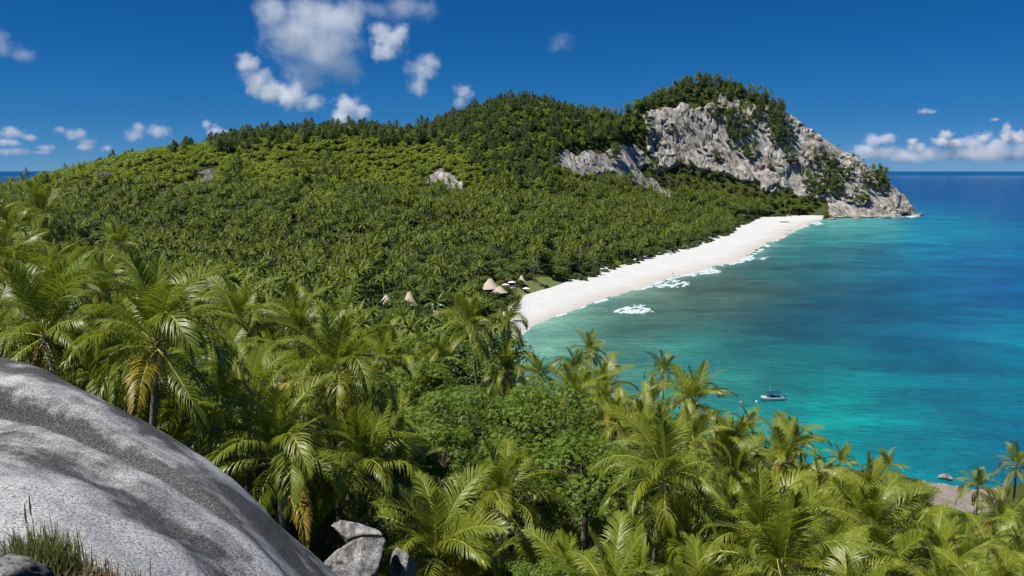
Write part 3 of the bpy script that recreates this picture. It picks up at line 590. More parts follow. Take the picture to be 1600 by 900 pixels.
def trunk_mesh(h, lean, az, r0=.17, seed=0):
    t = np.linspace(0, 1, 12); mb = MB(); off = lean*(t**1.6-1)   # base displaced, top at the crown
    P = np.stack([off*math.cos(az), off*math.sin(az), (t-1)*h], 1)
    P[:, :2] += np.sin(t*math.pi)[:, None]*np.array([[math.cos(az+1), math.sin(az+1)]])*h*.02
    rad = np.interp(t, [0, .06, .15, .9, .96, 1], [r0*1.9, r0*1.3, r0, r0*.75, r0*1.25, r0*.9]); mb.tube(P, rad, 9, 0)
    return mb.mesh('palm_trunk', [M['trunk']], True)
def palm(crown, label, group=None, size=1.0, seed=0, nf=24, gh=None, cut_old=False):
    r = random.Random(seed); z0 = float(height(crown[0], crown[1])); h = max(crown[2]-z0, 1.2)
    root = empty('coconut_palm', (crown[0], crown[1], z0)); tag(root, label, 'palm tree', group)
    lean = min(h*.22, 1.6)*r.random(); az = r.random()*6.28
    # foot of the trunk stands on the slope under it
    fx = crown[0]-lean*math.cos(az); fy = crown[1]-lean*math.sin(az); zf = float(height(fx, fy)); hh = max(crown[2]-zf+.15, 1.0)
    tr = obj('trunk', trunk_mesh(hh, lean, az, .15+.05*r.random(), seed), root); tr.location = (0, 0, crown[2]-z0)
    ph = r.random()*6.28
    for k in range(nf):
        u = (k+.5)/nf
        cl = min(7, int(u*8.0+r.uniform(-.45, .45))); cl = max(cl, 0); s = size*r.uniform(.86, 1.08)
        if u > (.5 if 'yellow' in label or 'orange' in label else .84) and r.random() < (.45 if 'yellow' in label else .30): me = r.choice(FRONDS['old'])
        elif u > .95 and r.random() < .45: me = r.choice(FRONDS['dead'])
        else: me = r.choice(FRONDS[cl])
        f = obj('frond', me, root); f.location = (r.uniform(-.08, .08), r.uniform(-.08, .08), crown[2]-z0+.12-.35*u)
        f.rotation_euler = (r.gauss(0, .24), r.uniform(-.12, .12), ph+k*2.39996+r.uniform(-.25, .25)); f.scale = (s, s, s)
    for _ in range(r.choice((1, 1, 2, 2, 3) if h > 6 else (0, 0, 1))):
        f = obj('frond', r.choice(FRONDS['dead']), root); f.location = (0, 0, crown[2]-z0-.35); f.rotation_euler = (r.gauss(0, .2), 0, r.random()*6.28); q_ = r.uniform(.6, .95); f.scale = (q_, q_, q_)
    if size > .9 and crown[1] < 75:
        for k in range(r.randint(3, 6)):
            c = obj('coconut', nut_me, root); a = r.random()*6.28; c.location = (.27*math.cos(a), .27*math.sin(a), crown[2]-z0-.35-.25*r.random()); c.rotation_euler = (r.uniform(-.4, .4), 0, a); s = r.uniform(.9, 1.3); c.scale = (s, s, s)
    return root
for i, ((px, py, rr, h, lab), p) in enumerate(zip(PALMS, palm_pos)):
    palm(p, lab, None, 1.0 if rr > 60 else .97, 500+i, 27 if rr > 95 else (23 if rr > 60 else 19))

# palms that fill the slope between them
LIM = np.array([(-300, 330), (0, 338), (60, 335), (150, 388), (300, 418), (400, 442), (520, 468), (600, 492), (680, 505), (760, 528), (830, 550), (900, 552), (960, 568), (1040, 578), (1110, 600), (1160, 645), (1260, 668), (1290, 695), (1400, 712), (1450, 750), (1468, 806), (1545, 806), (1600, 752), (1900, 740)], float)
LEAFY = [(640, 600), (700, 570), (800, 590), (890, 620), (960, 690), (1005, 760), (960, 800), (800, 800), (680, 740)]
cand = []
for _ in range(9000):
    az = rng.uniform(-.62, .62); D = 18+math.sqrt(rng.random())*170; cand.append((D*math.tan(az), D))
cand = np.array(cand); cz = height(cand[:, 0], cand[:, 1]); ok = (cz > 1.5)
cand = cand[ok]; cz = cz[ok]; placed = [p[:2] for p in palm_pos]; fills = []
hh = np.where(cand[:, 1] < 62, 4.6, 6.5)+rng.random(len(cand))*4.0
for (x, y), z, h in zip(cand, cz, hh):
    c = np.array([x, y, z+h]); qx, qy = proj(c); rp = FPX*FROND_L/y
    if qx < -120 or qx > 1720 or qy-rp*.72 < np.interp(qx, LIM[:, 0], LIM[:, 1]) or qy > 900+rp*.6: continue
    if qx < 660 and y < 34: continue
    if y < 24: continue
    if inpoly(np.array(qx), np.array(qy), LEAFY) or (630 < qx < 1010 and qy-rp*.6 < 780 and y < 62 and qy > 560): continue
    if min((x-a)**2+(y-b)**2 for a, b in placed) < ((3.1 if qx < 560 else 3.6) if y < 70 else 4.3)**2: continue
    placed.append(np.array([x, y])); fills.append(c)
fills.sort(key=lambda c: c[1]); fills = fills[:132]
ANCH = [(245, 540, 'the largest palm'), (88, 530, 'the big palm above the dome'), (68, 338, 'the lone tall palm at far left'), (2, 420, 'the palm cut by the left edge'), (372, 500, 'the bright feathery palm'), (465, 505, 'the bushy palm of the left stand'), (525, 590, 'the orange-stalked palm'),
        (560, 735, 'the full round palm behind the boulders'), (683, 872, 'the yellowing palm'), (782, 792, 'the upright-fronded palm'), (395, 628, 'the shaded palm by the dome'), (800, 660, 'the leafy tree clump'), (1038, 752, 'the palm touching the leafy clump'), (1185, 850, 'the fruiting palm'), (1365, 842, 'the yellow-fronded palm'),
        (1066, 892, 'the upright palm on the bottom edge'), (1438, 822, 'the palm below the rocky shore'), (1240, 690, 'the two palms below the boat'), (1388, 732, 'the rounded small palm over the water'), (920, 548, 'the slender middle palm'), (1035, 582, 'the slim palm against the shallows'), (1085, 630, 'the dome-shaped palm clump'), (735, 512, 'the palm by the near beach end'),
        (1588, 728, 'the tallest palm at the right edge'), (1500, 880, 'the fine-fronded palm at bottom right'), (600, 545, 'the palm below the thatched roofs'), (1290, 800, 'the palm right of the fruiting palm')]
seen = {}
for i, c in enumerate(fills):
    qx, qy = proj(c); zone = 'left slope' if qx < 520 else ('middle slope' if qx < 1020 else 'right slope')
    a = min(ANCH, key=lambda a: (a[0]-qx)**2+(a[1]-qy)**2); dx, dy = qx-a[0], qy-a[1]
    rel = ('left of' if dx < 0 else 'right of') if abs(dx) > abs(dy) else ('behind' if dy < 0 else 'in front of')
    seen.setdefault((a[2], rel), []).append((math.hypot(dx, dy), c, zone))
k = 0; ORD = ['nearest', 'second nearest', 'third nearest', 'fourth nearest', 'fifth nearest', 'sixth nearest', 'seventh nearest', 'eighth nearest']
for (an, rel), lst in seen.items():
    lst.sort(key=lambda q: q[0])
    for q, (d_, c, zone) in enumerate(lst):
        palm(c, 'smaller palm %s %s%s' % (rel, an, '' if len(lst) == 1 else ', '+ORD[min(q, 7)]+' one'), 'smaller palms crowding the '+zone, rng.uniform(.72, .95), 900+k, 20 if c[1] < 90 else 16); k += 1

# ------------------------------------------------------------------ prototypes of far trees (meshes shared by every copy)
def far_palm(seed, mat):
    r = np.random.default_rng(seed); mb = MB(); ph = r.random()*6.28; nf = 20
    for k in range(nf):
        u = (k+.5)/nf; e0 = R(82-100*u+r.normal(0, 6)); e1 = e0-R(25+80*min(1, u*1.6)); n = 6; t = np.linspace(0, 1, n); e = e0+(e1-e0)*t**1.2
        L = 4.9*r.uniform(.85, 1.12); yaw = ph+k*2.4+t*r.normal(0, .25)
        T = np.stack([np.cos(e)*np.cos(yaw), np.cos(e)*np.sin(yaw), np.sin(e)], 1); P = np.concatenate([[[0, 0, 0]], np.cumsum((T[1:]+T[:-1])/2*L/(n-1), 0)])
        S_ = np.cross(T, [0, 0, 1.]); S_ /= np.linalg.norm(S_, axis=1)[:, None]+1e-6; w_ = np.interp(t, [0, .2, .55, 1], [.08, .36, .42, .06])*r.uniform(.85, 1.15); dr = (.25+.55*u)*w_
        for side in (-1, 1):
            E0 = P+S_*(side*w_)[:, None]-np.array([0, 0, 1.])*dr[:, None]
            for q in range(n-1):          # each blade cut into a few combs so its edge is ragged
                a, b_, c_, d_ = P[q], P[q+1], E0[q+1], E0[q]; m_ = (c_+d_)/2+(a-b_)*-.25
                mb.add([a, b_, c_*.9+b_*.1, d_], [(0, 1, 2), (0, 2, 3)] if q % 2 else [(0, 1, 2), (0, 2, 3)], 0)
    return mb.mesh('palm_crown', [mat])
def far_trunk(h, seed):
    r = np.random.default_rng(seed); t = np.linspace(0, 1, 6); mb = MB(); a = r.random()*6.28; k = h*.10*r.random()
    P = np.stack([k*(t**1.7-1)*math.cos(a), k*(t**1.7-1)*math.sin(a), t*h], 1); mb.tube(P, np.interp(t, [0, .15, 1], [.3, .2, .14]), 5, 0); return mb.mesh('palm_trunk', [M['trunk']])
def join_mesh(name, a, b, dz):
    mb = MB(); mats = []
    for me, z in ((a, 0), (b, dz)):
        V = np.empty(len(me.vertices)*3, np.float32); me.vertices.foreach_get('co', V); V = V.reshape(-1, 3)+np.array([0, 0, z])
        F = np.empty(len(me.polygons)*3, np.int32); me.polygons.foreach_get('vertices', F); mb.add(V, F.reshape(-1, 3), len(mats)); mats.append(me.materials[0])
    return mb.mesh(name, mats)
def rand_dirs(r, n):
    v = r.normal(size=(n, 3)); return v/np.linalg.norm(v, axis=1)[:, None]
def leaf_cloud(r, pos, size, nrm=None, spread=.7, quads=True, asp=.55):
    n = len(pos); d = rand_dirs(r, n)
    if nrm is not None: d = nrm+d*spread; d /= np.linalg.norm(d, axis=1)[:, None]
    q = rand_dirs(r, n); a = np.cross(d, q); a /= np.linalg.norm(a, axis=1)[:, None]+1e-6; b = np.cross(d, a); s = (size*r.uniform(.6, 1.3, n))[:, None]
    if quads:
        V = np.stack([pos-a*s*.5, pos+b*s*asp*.5, pos+a*s*.5, pos-b*s*asp*.5], 1).reshape(-1, 3); return V, np.arange(n*4).reshape(-1, 4)
    V = np.stack([pos-b*s*asp*.5, pos+b*s*asp*.5, pos+a*s], 1).reshape(-1, 3); return V, np.arange(n*3).reshape(-1, 3)
def casuarina(seed, h=20.0):
    """open irregular crown: several leaders, each with feathery sprays"""
    r = np.random.default_rng(seed); mt = MB(); mc = MB(); t = np.linspace(0, 1, 8)
    for s_ in range(3):
        hh = h*(1, .84, .70)[s_]; a0 = s_*2.1+r.normal(0, .5); sp = h*(.03, .20, .22)[s_]
        P = np.stack([math.cos(a0)*sp*t**.8+np.cumsum(r.normal(0, .12, 8)), math.sin(a0)*sp*t**.8+np.cumsum(r.normal(0, .12, 8)), t*hh], 1); P[0, :2] = 0
        mt.tube(P, np.interp(t, [0, .1, 1], [.42, .28, .05])*(1, .6, .5)[s_], 6, 0)
        nb = (40, 26, 22)[s_]
        for k in range(nb):
            u = .22+.80*(k/nb)**.9; base = np.array([np.interp(u, t, P[:, i]) for i in range(3)]); a = k*2.4+r.normal(0, .5)
            L = h*.25*(math.sin(min(1, u*1.05)**.9*math.pi)**.6*.9+.22)*r.uniform(.45, 1.35); el = R(r.uniform(-5, 60))
            d = np.array([math.cos(a)*math.cos(el), math.sin(a)*math.cos(el), math.sin(el)])
            if k % 3 == 0: mt.tube(np.array([base, base+d*L*.55]), [.08, .03], 4, 0, False)
            m = 36; q = r.random(m)**.6; pos = base+d*(q*L)[:, None]+r.normal(0, .55, (m, 3))*(.45+.7*q)[:, None]
            V, F = leaf_cloud(r, pos, .95, d[None]*.7+np.array([0, 0, .35]), .9, False, .36); mc.add(V, F, 0)
    return mt.mesh('casuarina_trunk', [M['casu_bark']]), mc.mesh('casuarina_crown', [M['casu']])
def broadleaf(seed, rx, rz, h, nleaf, lsize, mat, lobes=16, flat=1.0):
    r = np.random.default_rng(seed); mt = MB(); mc = MB(); cen = []
    top = np.array([0, 0, h-rz*.9]); mt.tube(np.array([[0, 0, -.5], [r.normal(0, .2), r.normal(0, .2), top[2]*.5], top]), [rx*.10, rx*.07, rx*.05], 6, 0)
    per = nleaf//lobes
    for k in range(lobes):
        th = k*2.4+r.normal(0, .3); u = (k+.5)/lobes; z = 1-1.25*u; q = math.sqrt(max(0, 1-z*z)) if z > 0 else math.sqrt(1-.3*z*z)
        c = np.array([math.cos(th)*q*rx*.68, math.sin(th)*q*rx*.68, h-rz+z*rz*.62])+r.normal(0, .06*rx, 3); rad = rx*r.uniform(.30, .46)
        mt.tube(np.array([top*.9, (top+c)/2+r.normal(0, .15, 3), c]), [rx*.035, rx*.02, rx*.008], 5, 0, False)
        d = rand_dirs(r, per); d[:, 2] = np.where(d[:, 2] < -.25, -d[:, 2], d[:, 2]); dep = 1-.35*r.random(per)**2
        pos = c+d*(rad*dep)[:, None]*np.array([1, 1, .78*flat])*(1+.18*r.normal(size=per))[:, None]
        V, F = leaf_cloud(r, pos, lsize, d*.7+np.array([0, 0, .55]), .75); mc.add(V, F, 0)
    return mt.mesh('tree_trunk', [M['bark']]), mc.mesh('tree_crown', [mat])

PT = []; HP = []
for s in range(5):
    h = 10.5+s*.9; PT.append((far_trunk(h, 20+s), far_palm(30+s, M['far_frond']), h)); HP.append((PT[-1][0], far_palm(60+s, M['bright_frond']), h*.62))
CA = [casuarina(200+s, 15+s*2) for s in range(4)]
BR = [broadleaf(300+s, 6.0+s*.7, 3.6+.4*(s % 2), 8.5+s*.6, 2600, .75, M['far_broad'], 18, .8) for s in range(4)]
SBR = [broadleaf(330+s, 3.0, 2.2, 3.6, 900, .6, M['bright_scrub'], 9) for s in range(3)]
DSH = [broadleaf(350+s, 2.6, 1.9, 3.0, 800, .55, M['dark_scrub'], 9) for s in range(3)]
def proto_coll(name, meshes):
    c = bpy.data.collections.new(name)
    for i, me in enumerate(meshes):
        o = bpy.data.objects.new('%s_%02d' % (name, i), me); c.objects.link(o)
    return c
def merge2(tr, cr): return join_mesh('tree', tr, cr, 0)
C_PALM = proto_coll('grove_palm_kinds', [join_mesh('grove_palm', a, c, h) for a, c, h in PT])
def hill_palm(a, c, h):                   # short trunked
    V = np.empty(len(a.vertices)*3, np.float32); a.vertices.foreach_get('co', V); a2 = a.copy(); V = V.reshape(-1, 3); V[:, 2] *= .62; a2.vertices.foreach_set('co', V.ravel()); return join_mesh('hill_palm', a2, c, h)
C_HILL = proto_coll('hill_palm_kinds', [hill_palm(*q) for q in HP])
C_CASU = proto_coll('casuarina_kinds', [merge2(*q) for q in CA])
C_BROAD = proto_coll('broadleaf_kinds', [merge2(*q) for q in BR])
C_SCRUB = proto_coll('scrub_kinds', [merge2(*q) for q in SBR])
C_DARK = proto_coll('dark_shrub_kinds', [merge2(*q) for q in DSH])

def scatter(name, coll, P, seed, smin, smax, label, cat):
    """one mass of plants: a point for each plant, a plant set on each point"""
    if len(P) == 0: return
    r = np.random.default_rng(seed); n = len(P); k = len(coll.objects)
    rot = np.stack([r.normal(0, .05, n), r.normal(0, .05, n), r.random(n)*6.283], 1).astype(np.float32)
    me = bpy.data.meshes.new(name); me.vertices.add(n); me.vertices.foreach_set('co', np.asarray(P, np.float32).ravel())
    for an, ty, arr, f in (('rot', 'FLOAT_VECTOR', rot, 'vector'), ('scl', 'FLOAT', r.uniform(smin, smax, n).astype(np.float32), 'value'), ('pick', 'INT', r.integers(0, k, n).astype(np.int32), 'value')):
        a = me.attributes.new(an, ty, 'POINT'); a.data.foreach_set(f, arr.ravel())
    o = obj(name, me); tag(o, label, cat, None, 'stuff')
    ng = bpy.data.node_groups.new(name, 'GeometryNodeTree'); ng.interface.new_socket('Geometry', in_out='INPUT', socket_type='NodeSocketGeometry'); ng.interface.new_socket('Geometry', in_out='OUTPUT', socket_type='NodeSocketGeometry')
    N = ng.nodes; L = ng.links; gi = N.new('NodeGroupInput'); go = N.new('NodeGroupOutput'); ip = N.new('GeometryNodeInstanceOnPoints'); ci = N.new('GeometryNodeCollectionInfo')
    ci.inputs['Collection'].default_value = coll; ci.inputs['Separate Children'].default_value = True; ci.inputs['Reset Children'].default_value = True
    def na(n_, ty):
        x = N.new('GeometryNodeInputNamedAttribute'); x.data_type = ty; x.inputs['Name'].default_value = n_; return x.outputs['Attribute']
    L.new(gi.outputs[0], ip.inputs['Points']); L.new(ci.outputs[0], ip.inputs['Instance']); ip.inputs['Pick Instance'].default_value = True
    L.new(na('pick', 'INT'), ip.inputs['Instance Index']); L.new(na('rot', 'FLOAT_VECTOR'), ip.inputs['Rotation']); L.new(na('scl', 'FLOAT'), ip.inputs['Scale']); L.new(ip.outputs[0], go.inputs[0])
    o.modifiers.new('plants', 'NODES').node_group = ng
    return o
def tree(name, parts, loc, rz, s, label, cat, group):
    root = empty(name, loc, rz); root.scale = (s, s, s); tag(root, label, cat, group)
    for nm, me, z in parts:
        o = obj(nm, me, root); o.location = (0, 0, z)
    return root

# ------------------------------------------------------------------ the forest: every spot on land, by what grows there
step = 5.2
X, Y = np.meshgrid(np.arange(-900, 680, step), np.arange(170, 1420, step)); X = X+rng.uniform(-.48, .48, X.shape)*step; Y = Y+rng.uniform(-.48, .48, Y.shape)*step
X = X.ravel(); Y = Y.ravel(); f = (np.abs(X/Y) < .70); X = X[f]; Y = Y[f]; Z = height(X, Y)
f = (Z > .9) & ~inpoly(X, Y, beach_poly) & (dseg(X, Y, wl) > 6); X, Y, Z = X[f], Y[f], Z[f]; G = np.stack([X, Y, Z], 1)
f = visible(G, 14); G = G[f]; qx, qy = proj(G)
rockd = np.max([sdpoly(qx, qy, np.array(p, float)) for p in ROCKS], 0)
SKY = np.array([(0, 300), (100, 285), (150, 268), (210, 250), (260, 246), (330, 238), (420, 224), (500, 215), (560, 212), (600, 222), (640, 218), (700, 195), (780, 172), (830, 165), (870, 171), (920, 187), (960, 190), (1000, 174), (1040, 157), (1090, 142), (1140, 147), (1190, 163), (1230, 188), (1270, 212), (1300, 238), (1340, 262), (1380, 294), (1405, 314), (1435, 338)], float)
below = qy-np.interp(qx, SKY[:, 0], SKY[:, 1]); rnd = rng.random(len(G)); nz = fbm(G[:, 0]/45, G[:, 1]/45, 81, 3); nz2 = fbm(G[:, 0]/24, G[:, 1]/24, 85, 3)
CLOW = np.interp(qx, [0, 300, 330, 420, 560, 630, 640, 700, 760, 820, 870, 900, 960, 1010, 1060, 1200, 1240, 1300], [0, 0, 246, 238, 232, 228, 232, 250, 288, 300, 288, 236, 232, 222, 172, 178, 190, 150])
PATCH = [(1152, 210, 19, 32), (1216, 212, 24, 19), (1282, 276, 38, 36), (1362, 288, 22, 15), (1338, 312, 20, 10), (1120, 178, 30, 12), (1190, 185, 34, 14), (958, 248, 10, 5), (1172, 246, 10, 10), (1235, 250, 12, 10), (1045, 205, 10, 8), (1090, 232, 9, 7), (1120, 250, 12, 8), (1010, 212, 12, 26), (1200, 262, 10, 8)]
inp = np.zeros(len(G), bool)
for a, b, c, d in PATCH: inp |= ((qx-a)/c)**2+((qy-b)/d)**2 < 1+nz2*.5
G[inp & (rockd > 0)] += np.array([0, -8.0, 2.0])      # ledges on the granite face
rock = (rockd > -1.5) & ~inp
head = qx > 1000
casu = ~rock & (qy < CLOW+nz*12) & (rnd < np.where(qx < 640, .30, .30))
casu |= inp & (rnd < np.where(qx > 1235, .08, .36)) & (qx > 1100); casu |= head & ~rock & (qx < 1225) & (below < 26) & (rnd < .30)
bare = (qx > 1232) & ~inp; casu |= ~rock & ~bare & (qx < 1000) & (nz > .62) & (qy < 300) & (rnd < .18)
casu &= ~bare
spot = [(1272, 216), (1240, 192), (1332, 258), (1372, 288), (1380, 292), (1222, 182), (1206, 168)]
for a, b in spot:
    i_ = np.argmin((qx-a)**2+(qy-b)**2); casu[i_] = True
rest = ~rock & ~casu & ~(bare & (qy < 300))
hill = rest & (qy < 310+nz*26+(rng.random(len(G))-.5)*56) & (qx < 900+nz*60)
plain_ = rest & ~hill
lodge = plain_ & (qx > 585) & (qx < 880) & (qy > 428+nz*8)
hp = hill & (rnd > .72-nz*.3); hs = hill & ~hp & (rnd > .12); hd = hill & (rnd < .06)
bandd = sstep(300, 316, qy)*(1-sstep(335, 352, qy))
bl = plain_ & ~lodge & (rnd < .08+.20*bandd+.22*(nz > .22)) & ~((qx > 1000) & (qy < 315)); blodge = lodge & (rnd < .16)
gpalm = plain_ & ~bl & ~lodge & (rnd > .70-.12*nz2); gpalm |= lodge & (rnd > .86)
dsh = plain_ & ~bl & ~gpalm & ~blodge & (rnd < .66)
# clearings: huts, lawn
HUTS = [(768, 458), (781, 462), (684, 490), (640, 492), (604, 490), (815, 451), (800, 455), (1212, 336), (822, 458), (790, 454)]
hutp = np.array([gp(a, b, 3.0)[:2] for a, b in HUTS])
dh = np.min(np.hypot(G[:, 0][:, None]-hutp[:, 0], G[:, 1][:, None]-hutp[:, 1]), 1)
LAWN = [(818, 480), (795, 465), (815, 448), (860, 440), (905, 440), (905, 448), (870, 463)]
front = np.zeros(len(G), bool)           # sight lines to the huts: nothing tall just in front
for a, b in HUTS: front |= (np.abs(qx-a) < 13) & (qy > b-2) & (qy < b+30)
clear = (dh < 6.5) | inpoly(qx, qy, LAWN) | front
edge = dseg(G[:, 0], G[:, 1], vl) < 7
tall = (G[:, 1] < 340) & (qy-15/G[:, 1]*FPX < np.interp(qx, LIM[:, 0], LIM[:, 1])) & (qx > 790)
for msk in (bl, blodge, gpalm, dsh): msk &= ~tall
for msk in (bl, blodge, gpalm, casu): msk &= ~clear & ~edge
dsh |= edge & (rnd < .8) & (qx < 1180); dsh |= front & (dh > 5) & (rnd < .5); dsh &= ~(dh < 4.5) & ~inpoly(qx, qy, LAWN)

def pick(mask, n):                        # those that show largest: nearest first
    i = np.nonzero(mask)[0]; inview = (qx[i] > -10) & (qx[i] < 1610); vis = qy[i] < np.interp(qx[i], LIM[:, 0], LIM[:, 1])+10
    j = i[inview & vis]; j = j[np.argsort(G[j, 1])][:n]; m = mask.copy(); m[j] = False; return j, m
npalm = max(0, 300-len(PALMS)-len(fills))
j, gpalm = pick(gpalm, npalm)
for q in j:
    a, c, h = PT[q % 5]; tree('coconut_palm', [('trunk', a, 0), ('crown', c, h)], G[q], rng.random()*6.28, rng.uniform(.85, 1.25), 'slender coconut palm on the flat land in the grove behind the beach', 'palm tree', 'palms of the grove on the plain')
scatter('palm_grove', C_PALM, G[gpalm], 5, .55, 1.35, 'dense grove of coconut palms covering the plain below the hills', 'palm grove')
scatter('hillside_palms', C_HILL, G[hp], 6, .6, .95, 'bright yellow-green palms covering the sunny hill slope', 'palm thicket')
for zone, zm, nn_ in (('headland summit and cliffs', head, 80), ('middle hill ridge', (qx > 640) & ~head, 90), ('left hill ridge', qx <= 640, 90)):
    j, _ = pick(casu & zm & ((below < 30) | head), nn_)
    for q in j:
        t_, c_ = CA[q % 4]; sec = ', above the pale triangular rock' if 560 < qx[q] <= 640 else (', far left end' if qx[q] < 330 else '')
        tree('casuarina_tree', [('trunk', t_, 0), ('crown', c_, 0)], G[q]-np.array([0, 0, .3]), rng.random()*6.28, rng.uniform(.5, 1.1), 'feathery dark casuarina tree standing on the '+zone+sec, 'casuarina', 'casuarinas on the '+zone+sec)
    casu[j] = False
scatter('casuarina_wood', C_CASU, G[casu], 7, .5, .95, 'dark casuarina wood on the upper slopes of the middle hill', 'wood')
j, bl = pick(bl | blodge, 150)
for q in j:
    t_, c_ = BR[q % 4]; zone = 'around the thatched lodge' if (qx[q] > 585 and qx[q] < 900) else 'among the palms of the plain'
    tree('broadleaf_tree', [('trunk', t_, 0), ('crown', c_, 0)], G[q], rng.random()*6.28, rng.uniform(.6, 1.0), 'rounded green broadleaf tree standing '+zone, 'broadleaf tree', 'broadleaf trees '+zone)
for px, py, D, k_, s_, mt_, lab in [(574, 322, 740, 0, 1.9, 'dark_scrub', 'big dark round tree alone below the bright hill slope'), (302, 296, 780, 1, 1.2, 'bright_scrub', 'bright green rounded tree beside the brown rock patch'), (335, 318, 720, 2, 1.3, 'bright_scrub', 'bright green rounded tree below the brown rock patch'), (352, 300, 760, 3, 1.0, 'bright_scrub', 'smaller bright rounded tree right of the brown rock patch'),
        (165, 298, 760, 1, 1.2, 'dead_wood', 'grey leafless tree crown on the left slope'), (225, 342, 640, 2, 1.5, 'dark_scrub', 'flat dark tree crown at the hill foot, left'), (285, 348, 630, 3, 1.6, 'dark_scrub', 'flat dark tree crown at the hill foot right of its twin'), (340, 350, 620, 0, 1.4, 'dark_scrub', 'third flat dark tree crown in the row at the hill foot'), (672, 318, 750, 1, 1.3, 'dark_scrub', 'dark spreading tree below the pale triangular rock'),
        (715, 345, 670, 2, 1.4, 'dark_scrub', 'wide dark tree crown in the palms under the middle hill'), (455, 335, 680, 3, 1.3, 'dark_scrub', 'dark tree crown at the hill foot left of the big round tree'), (850, 330, 720, 0, 1.3, 'dark_scrub', 'dark tree crown at the foot of the middle hill'), (870, 452, 452, 1, .55, 'bright_scrub', 'bright green round bush on the lawn by the beach'), (845, 447, 462, 2, .5, 'bright_scrub', 'second bright bush on the lawn beside the shelter'), (960, 428, 520, 3, .6, 'bright_scrub', 'bright green bush at the sand edge right of the lawn')]:
    c = at(px, py, D); t_, c_ = BR[k_]; c2 = c_.copy(); c2.materials[0] = M[mt_]; z_ = float(height(c[0], c[1]))
    tree('broadleaf_tree', [('trunk', t_, 0), ('crown', c2, 0)], (c[0], c[1], z_-.3), px*.1, s_, lab, 'broadleaf tree', 'single broadleaf trees that stand out')
scatter('broadleaf_wood', C_BROAD, G[bl], 8, .5, 1.3, 'spreading dark broadleaf crowns between palms at the foot of the hills', 'wood')
tuft = (rockd > 2) & ~inp & (nz2 > .22) & (rnd < .22); GT = G[tuft]+np.array([0, -9.0, 2.0])
scatter('cliff_shrubs', C_DARK, GT, 15, .35, .8, 'small shrubs clinging to cracks of the granite faces', 'shrubs')
scatter('cliff_bushes', C_BROAD, G[inp & ~casu & (rnd > .62) & (qx > 1130)], 14, .3, .62, 'rounded green bushes growing on ledges of the headland granite', 'bushes')
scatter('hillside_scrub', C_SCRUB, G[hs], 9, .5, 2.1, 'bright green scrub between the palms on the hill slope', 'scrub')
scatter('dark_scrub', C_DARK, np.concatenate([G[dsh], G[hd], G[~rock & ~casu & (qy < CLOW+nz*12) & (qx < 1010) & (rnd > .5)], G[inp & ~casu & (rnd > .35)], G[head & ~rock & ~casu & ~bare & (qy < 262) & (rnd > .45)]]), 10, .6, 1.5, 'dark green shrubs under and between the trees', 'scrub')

# ------------------------------------------------------------------ leafy trees and undergrowth on the near slope
def rosettes(r, pos, nrm, n, s):
    """clusters of elongated leaves"""
    a0 = rand_dirs(r, len(pos)); u = np.cross(nrm, a0); u /= np.linalg.norm(u, axis=1)[:, None]+1e-6; v = np.cross(nrm, u); VV = []; 
    for k in range(n):
        th = k*6.283/n+r.uniform(-.4, .4, len(pos)); d = np.cos(th)[:, None]*u+np.sin(th)[:, None]*v+nrm*r.uniform(-.1, .6, len(pos))[:, None]; d /= np.linalg.norm(d, axis=1)[:, None]
        w_ = np.cross(d, nrm); w_ /= np.linalg.norm(w_, axis=1)[:, None]+1e-6; l = (s*r.uniform(.7, 1.25, len(pos)))[:, None]
        VV.append(np.stack([pos, pos+d*l*.5+w_*l*.19, pos+d*l-nrm*l*.18, pos+d*l*.5-w_*l*.19], 1))
    V = np.concatenate(VV).reshape(-1, 3); return V, np.arange(len(V)).reshape(-1, 4)
def leafy(seed, rx, rz, h, nros, lobes, ls=.17):
    r = np.random.default_rng(seed); mt = MB(); mc = MB(); top = np.array([0, 0, h-rz*1.1])
    mt.tube(np.array([[0, 0, -.6], [.15, -.1, top[2]*.5], top]), [.26, .2, .15], 7, 0)
    for k in range(lobes):
        u = (k+.5)/lobes; z = 1-1.35*u; th = k*2.4+r.normal(0, .35); q = math.sqrt(max(.05, 1-z*z))
        c = np.array([math.cos(th)*q*rx*.74, math.sin(th)*q*rx*.74, h-rz+z*rz*.75])+r.normal(0, .22, 3); rad = r.uniform(.75, 1.5)*rx/4.4
        mt.tube(np.array([top, (top+c)/2+r.normal(0, .2, 3), c]), [.08, .05, .02], 5, 0, False)
        m = nros//lobes; d = rand_dirs(r, m); d[:, 2] = np.where(d[:, 2] < -.35, -d[:, 2], d[:, 2]); pos = c+d*(rad*(1-.4*r.random(m)**1.6)*(1+.12*r.normal(size=m)))[:, None]*np.array([1, 1, .8])
        nr = d+np.array([0, 0, .6])+r.normal(0, .3, (m, 3)); nr /= np.linalg.norm(nr, axis=1)[:, None]; V, F = rosettes(r, pos, nr, 5, ls); mc.add(V, F, 0)
    return mt.mesh('tree_trunk', [M['bark']]), mc.mesh('tree_crown', [M['broad']])
LT = [leafy(400, 4.4, 3.2, 8.5, 5200, 44), leafy(401, 3.8, 3.0, 7.5, 4600, 38), leafy(402, 3.2, 2.6, 6.0, 3600, 30)]
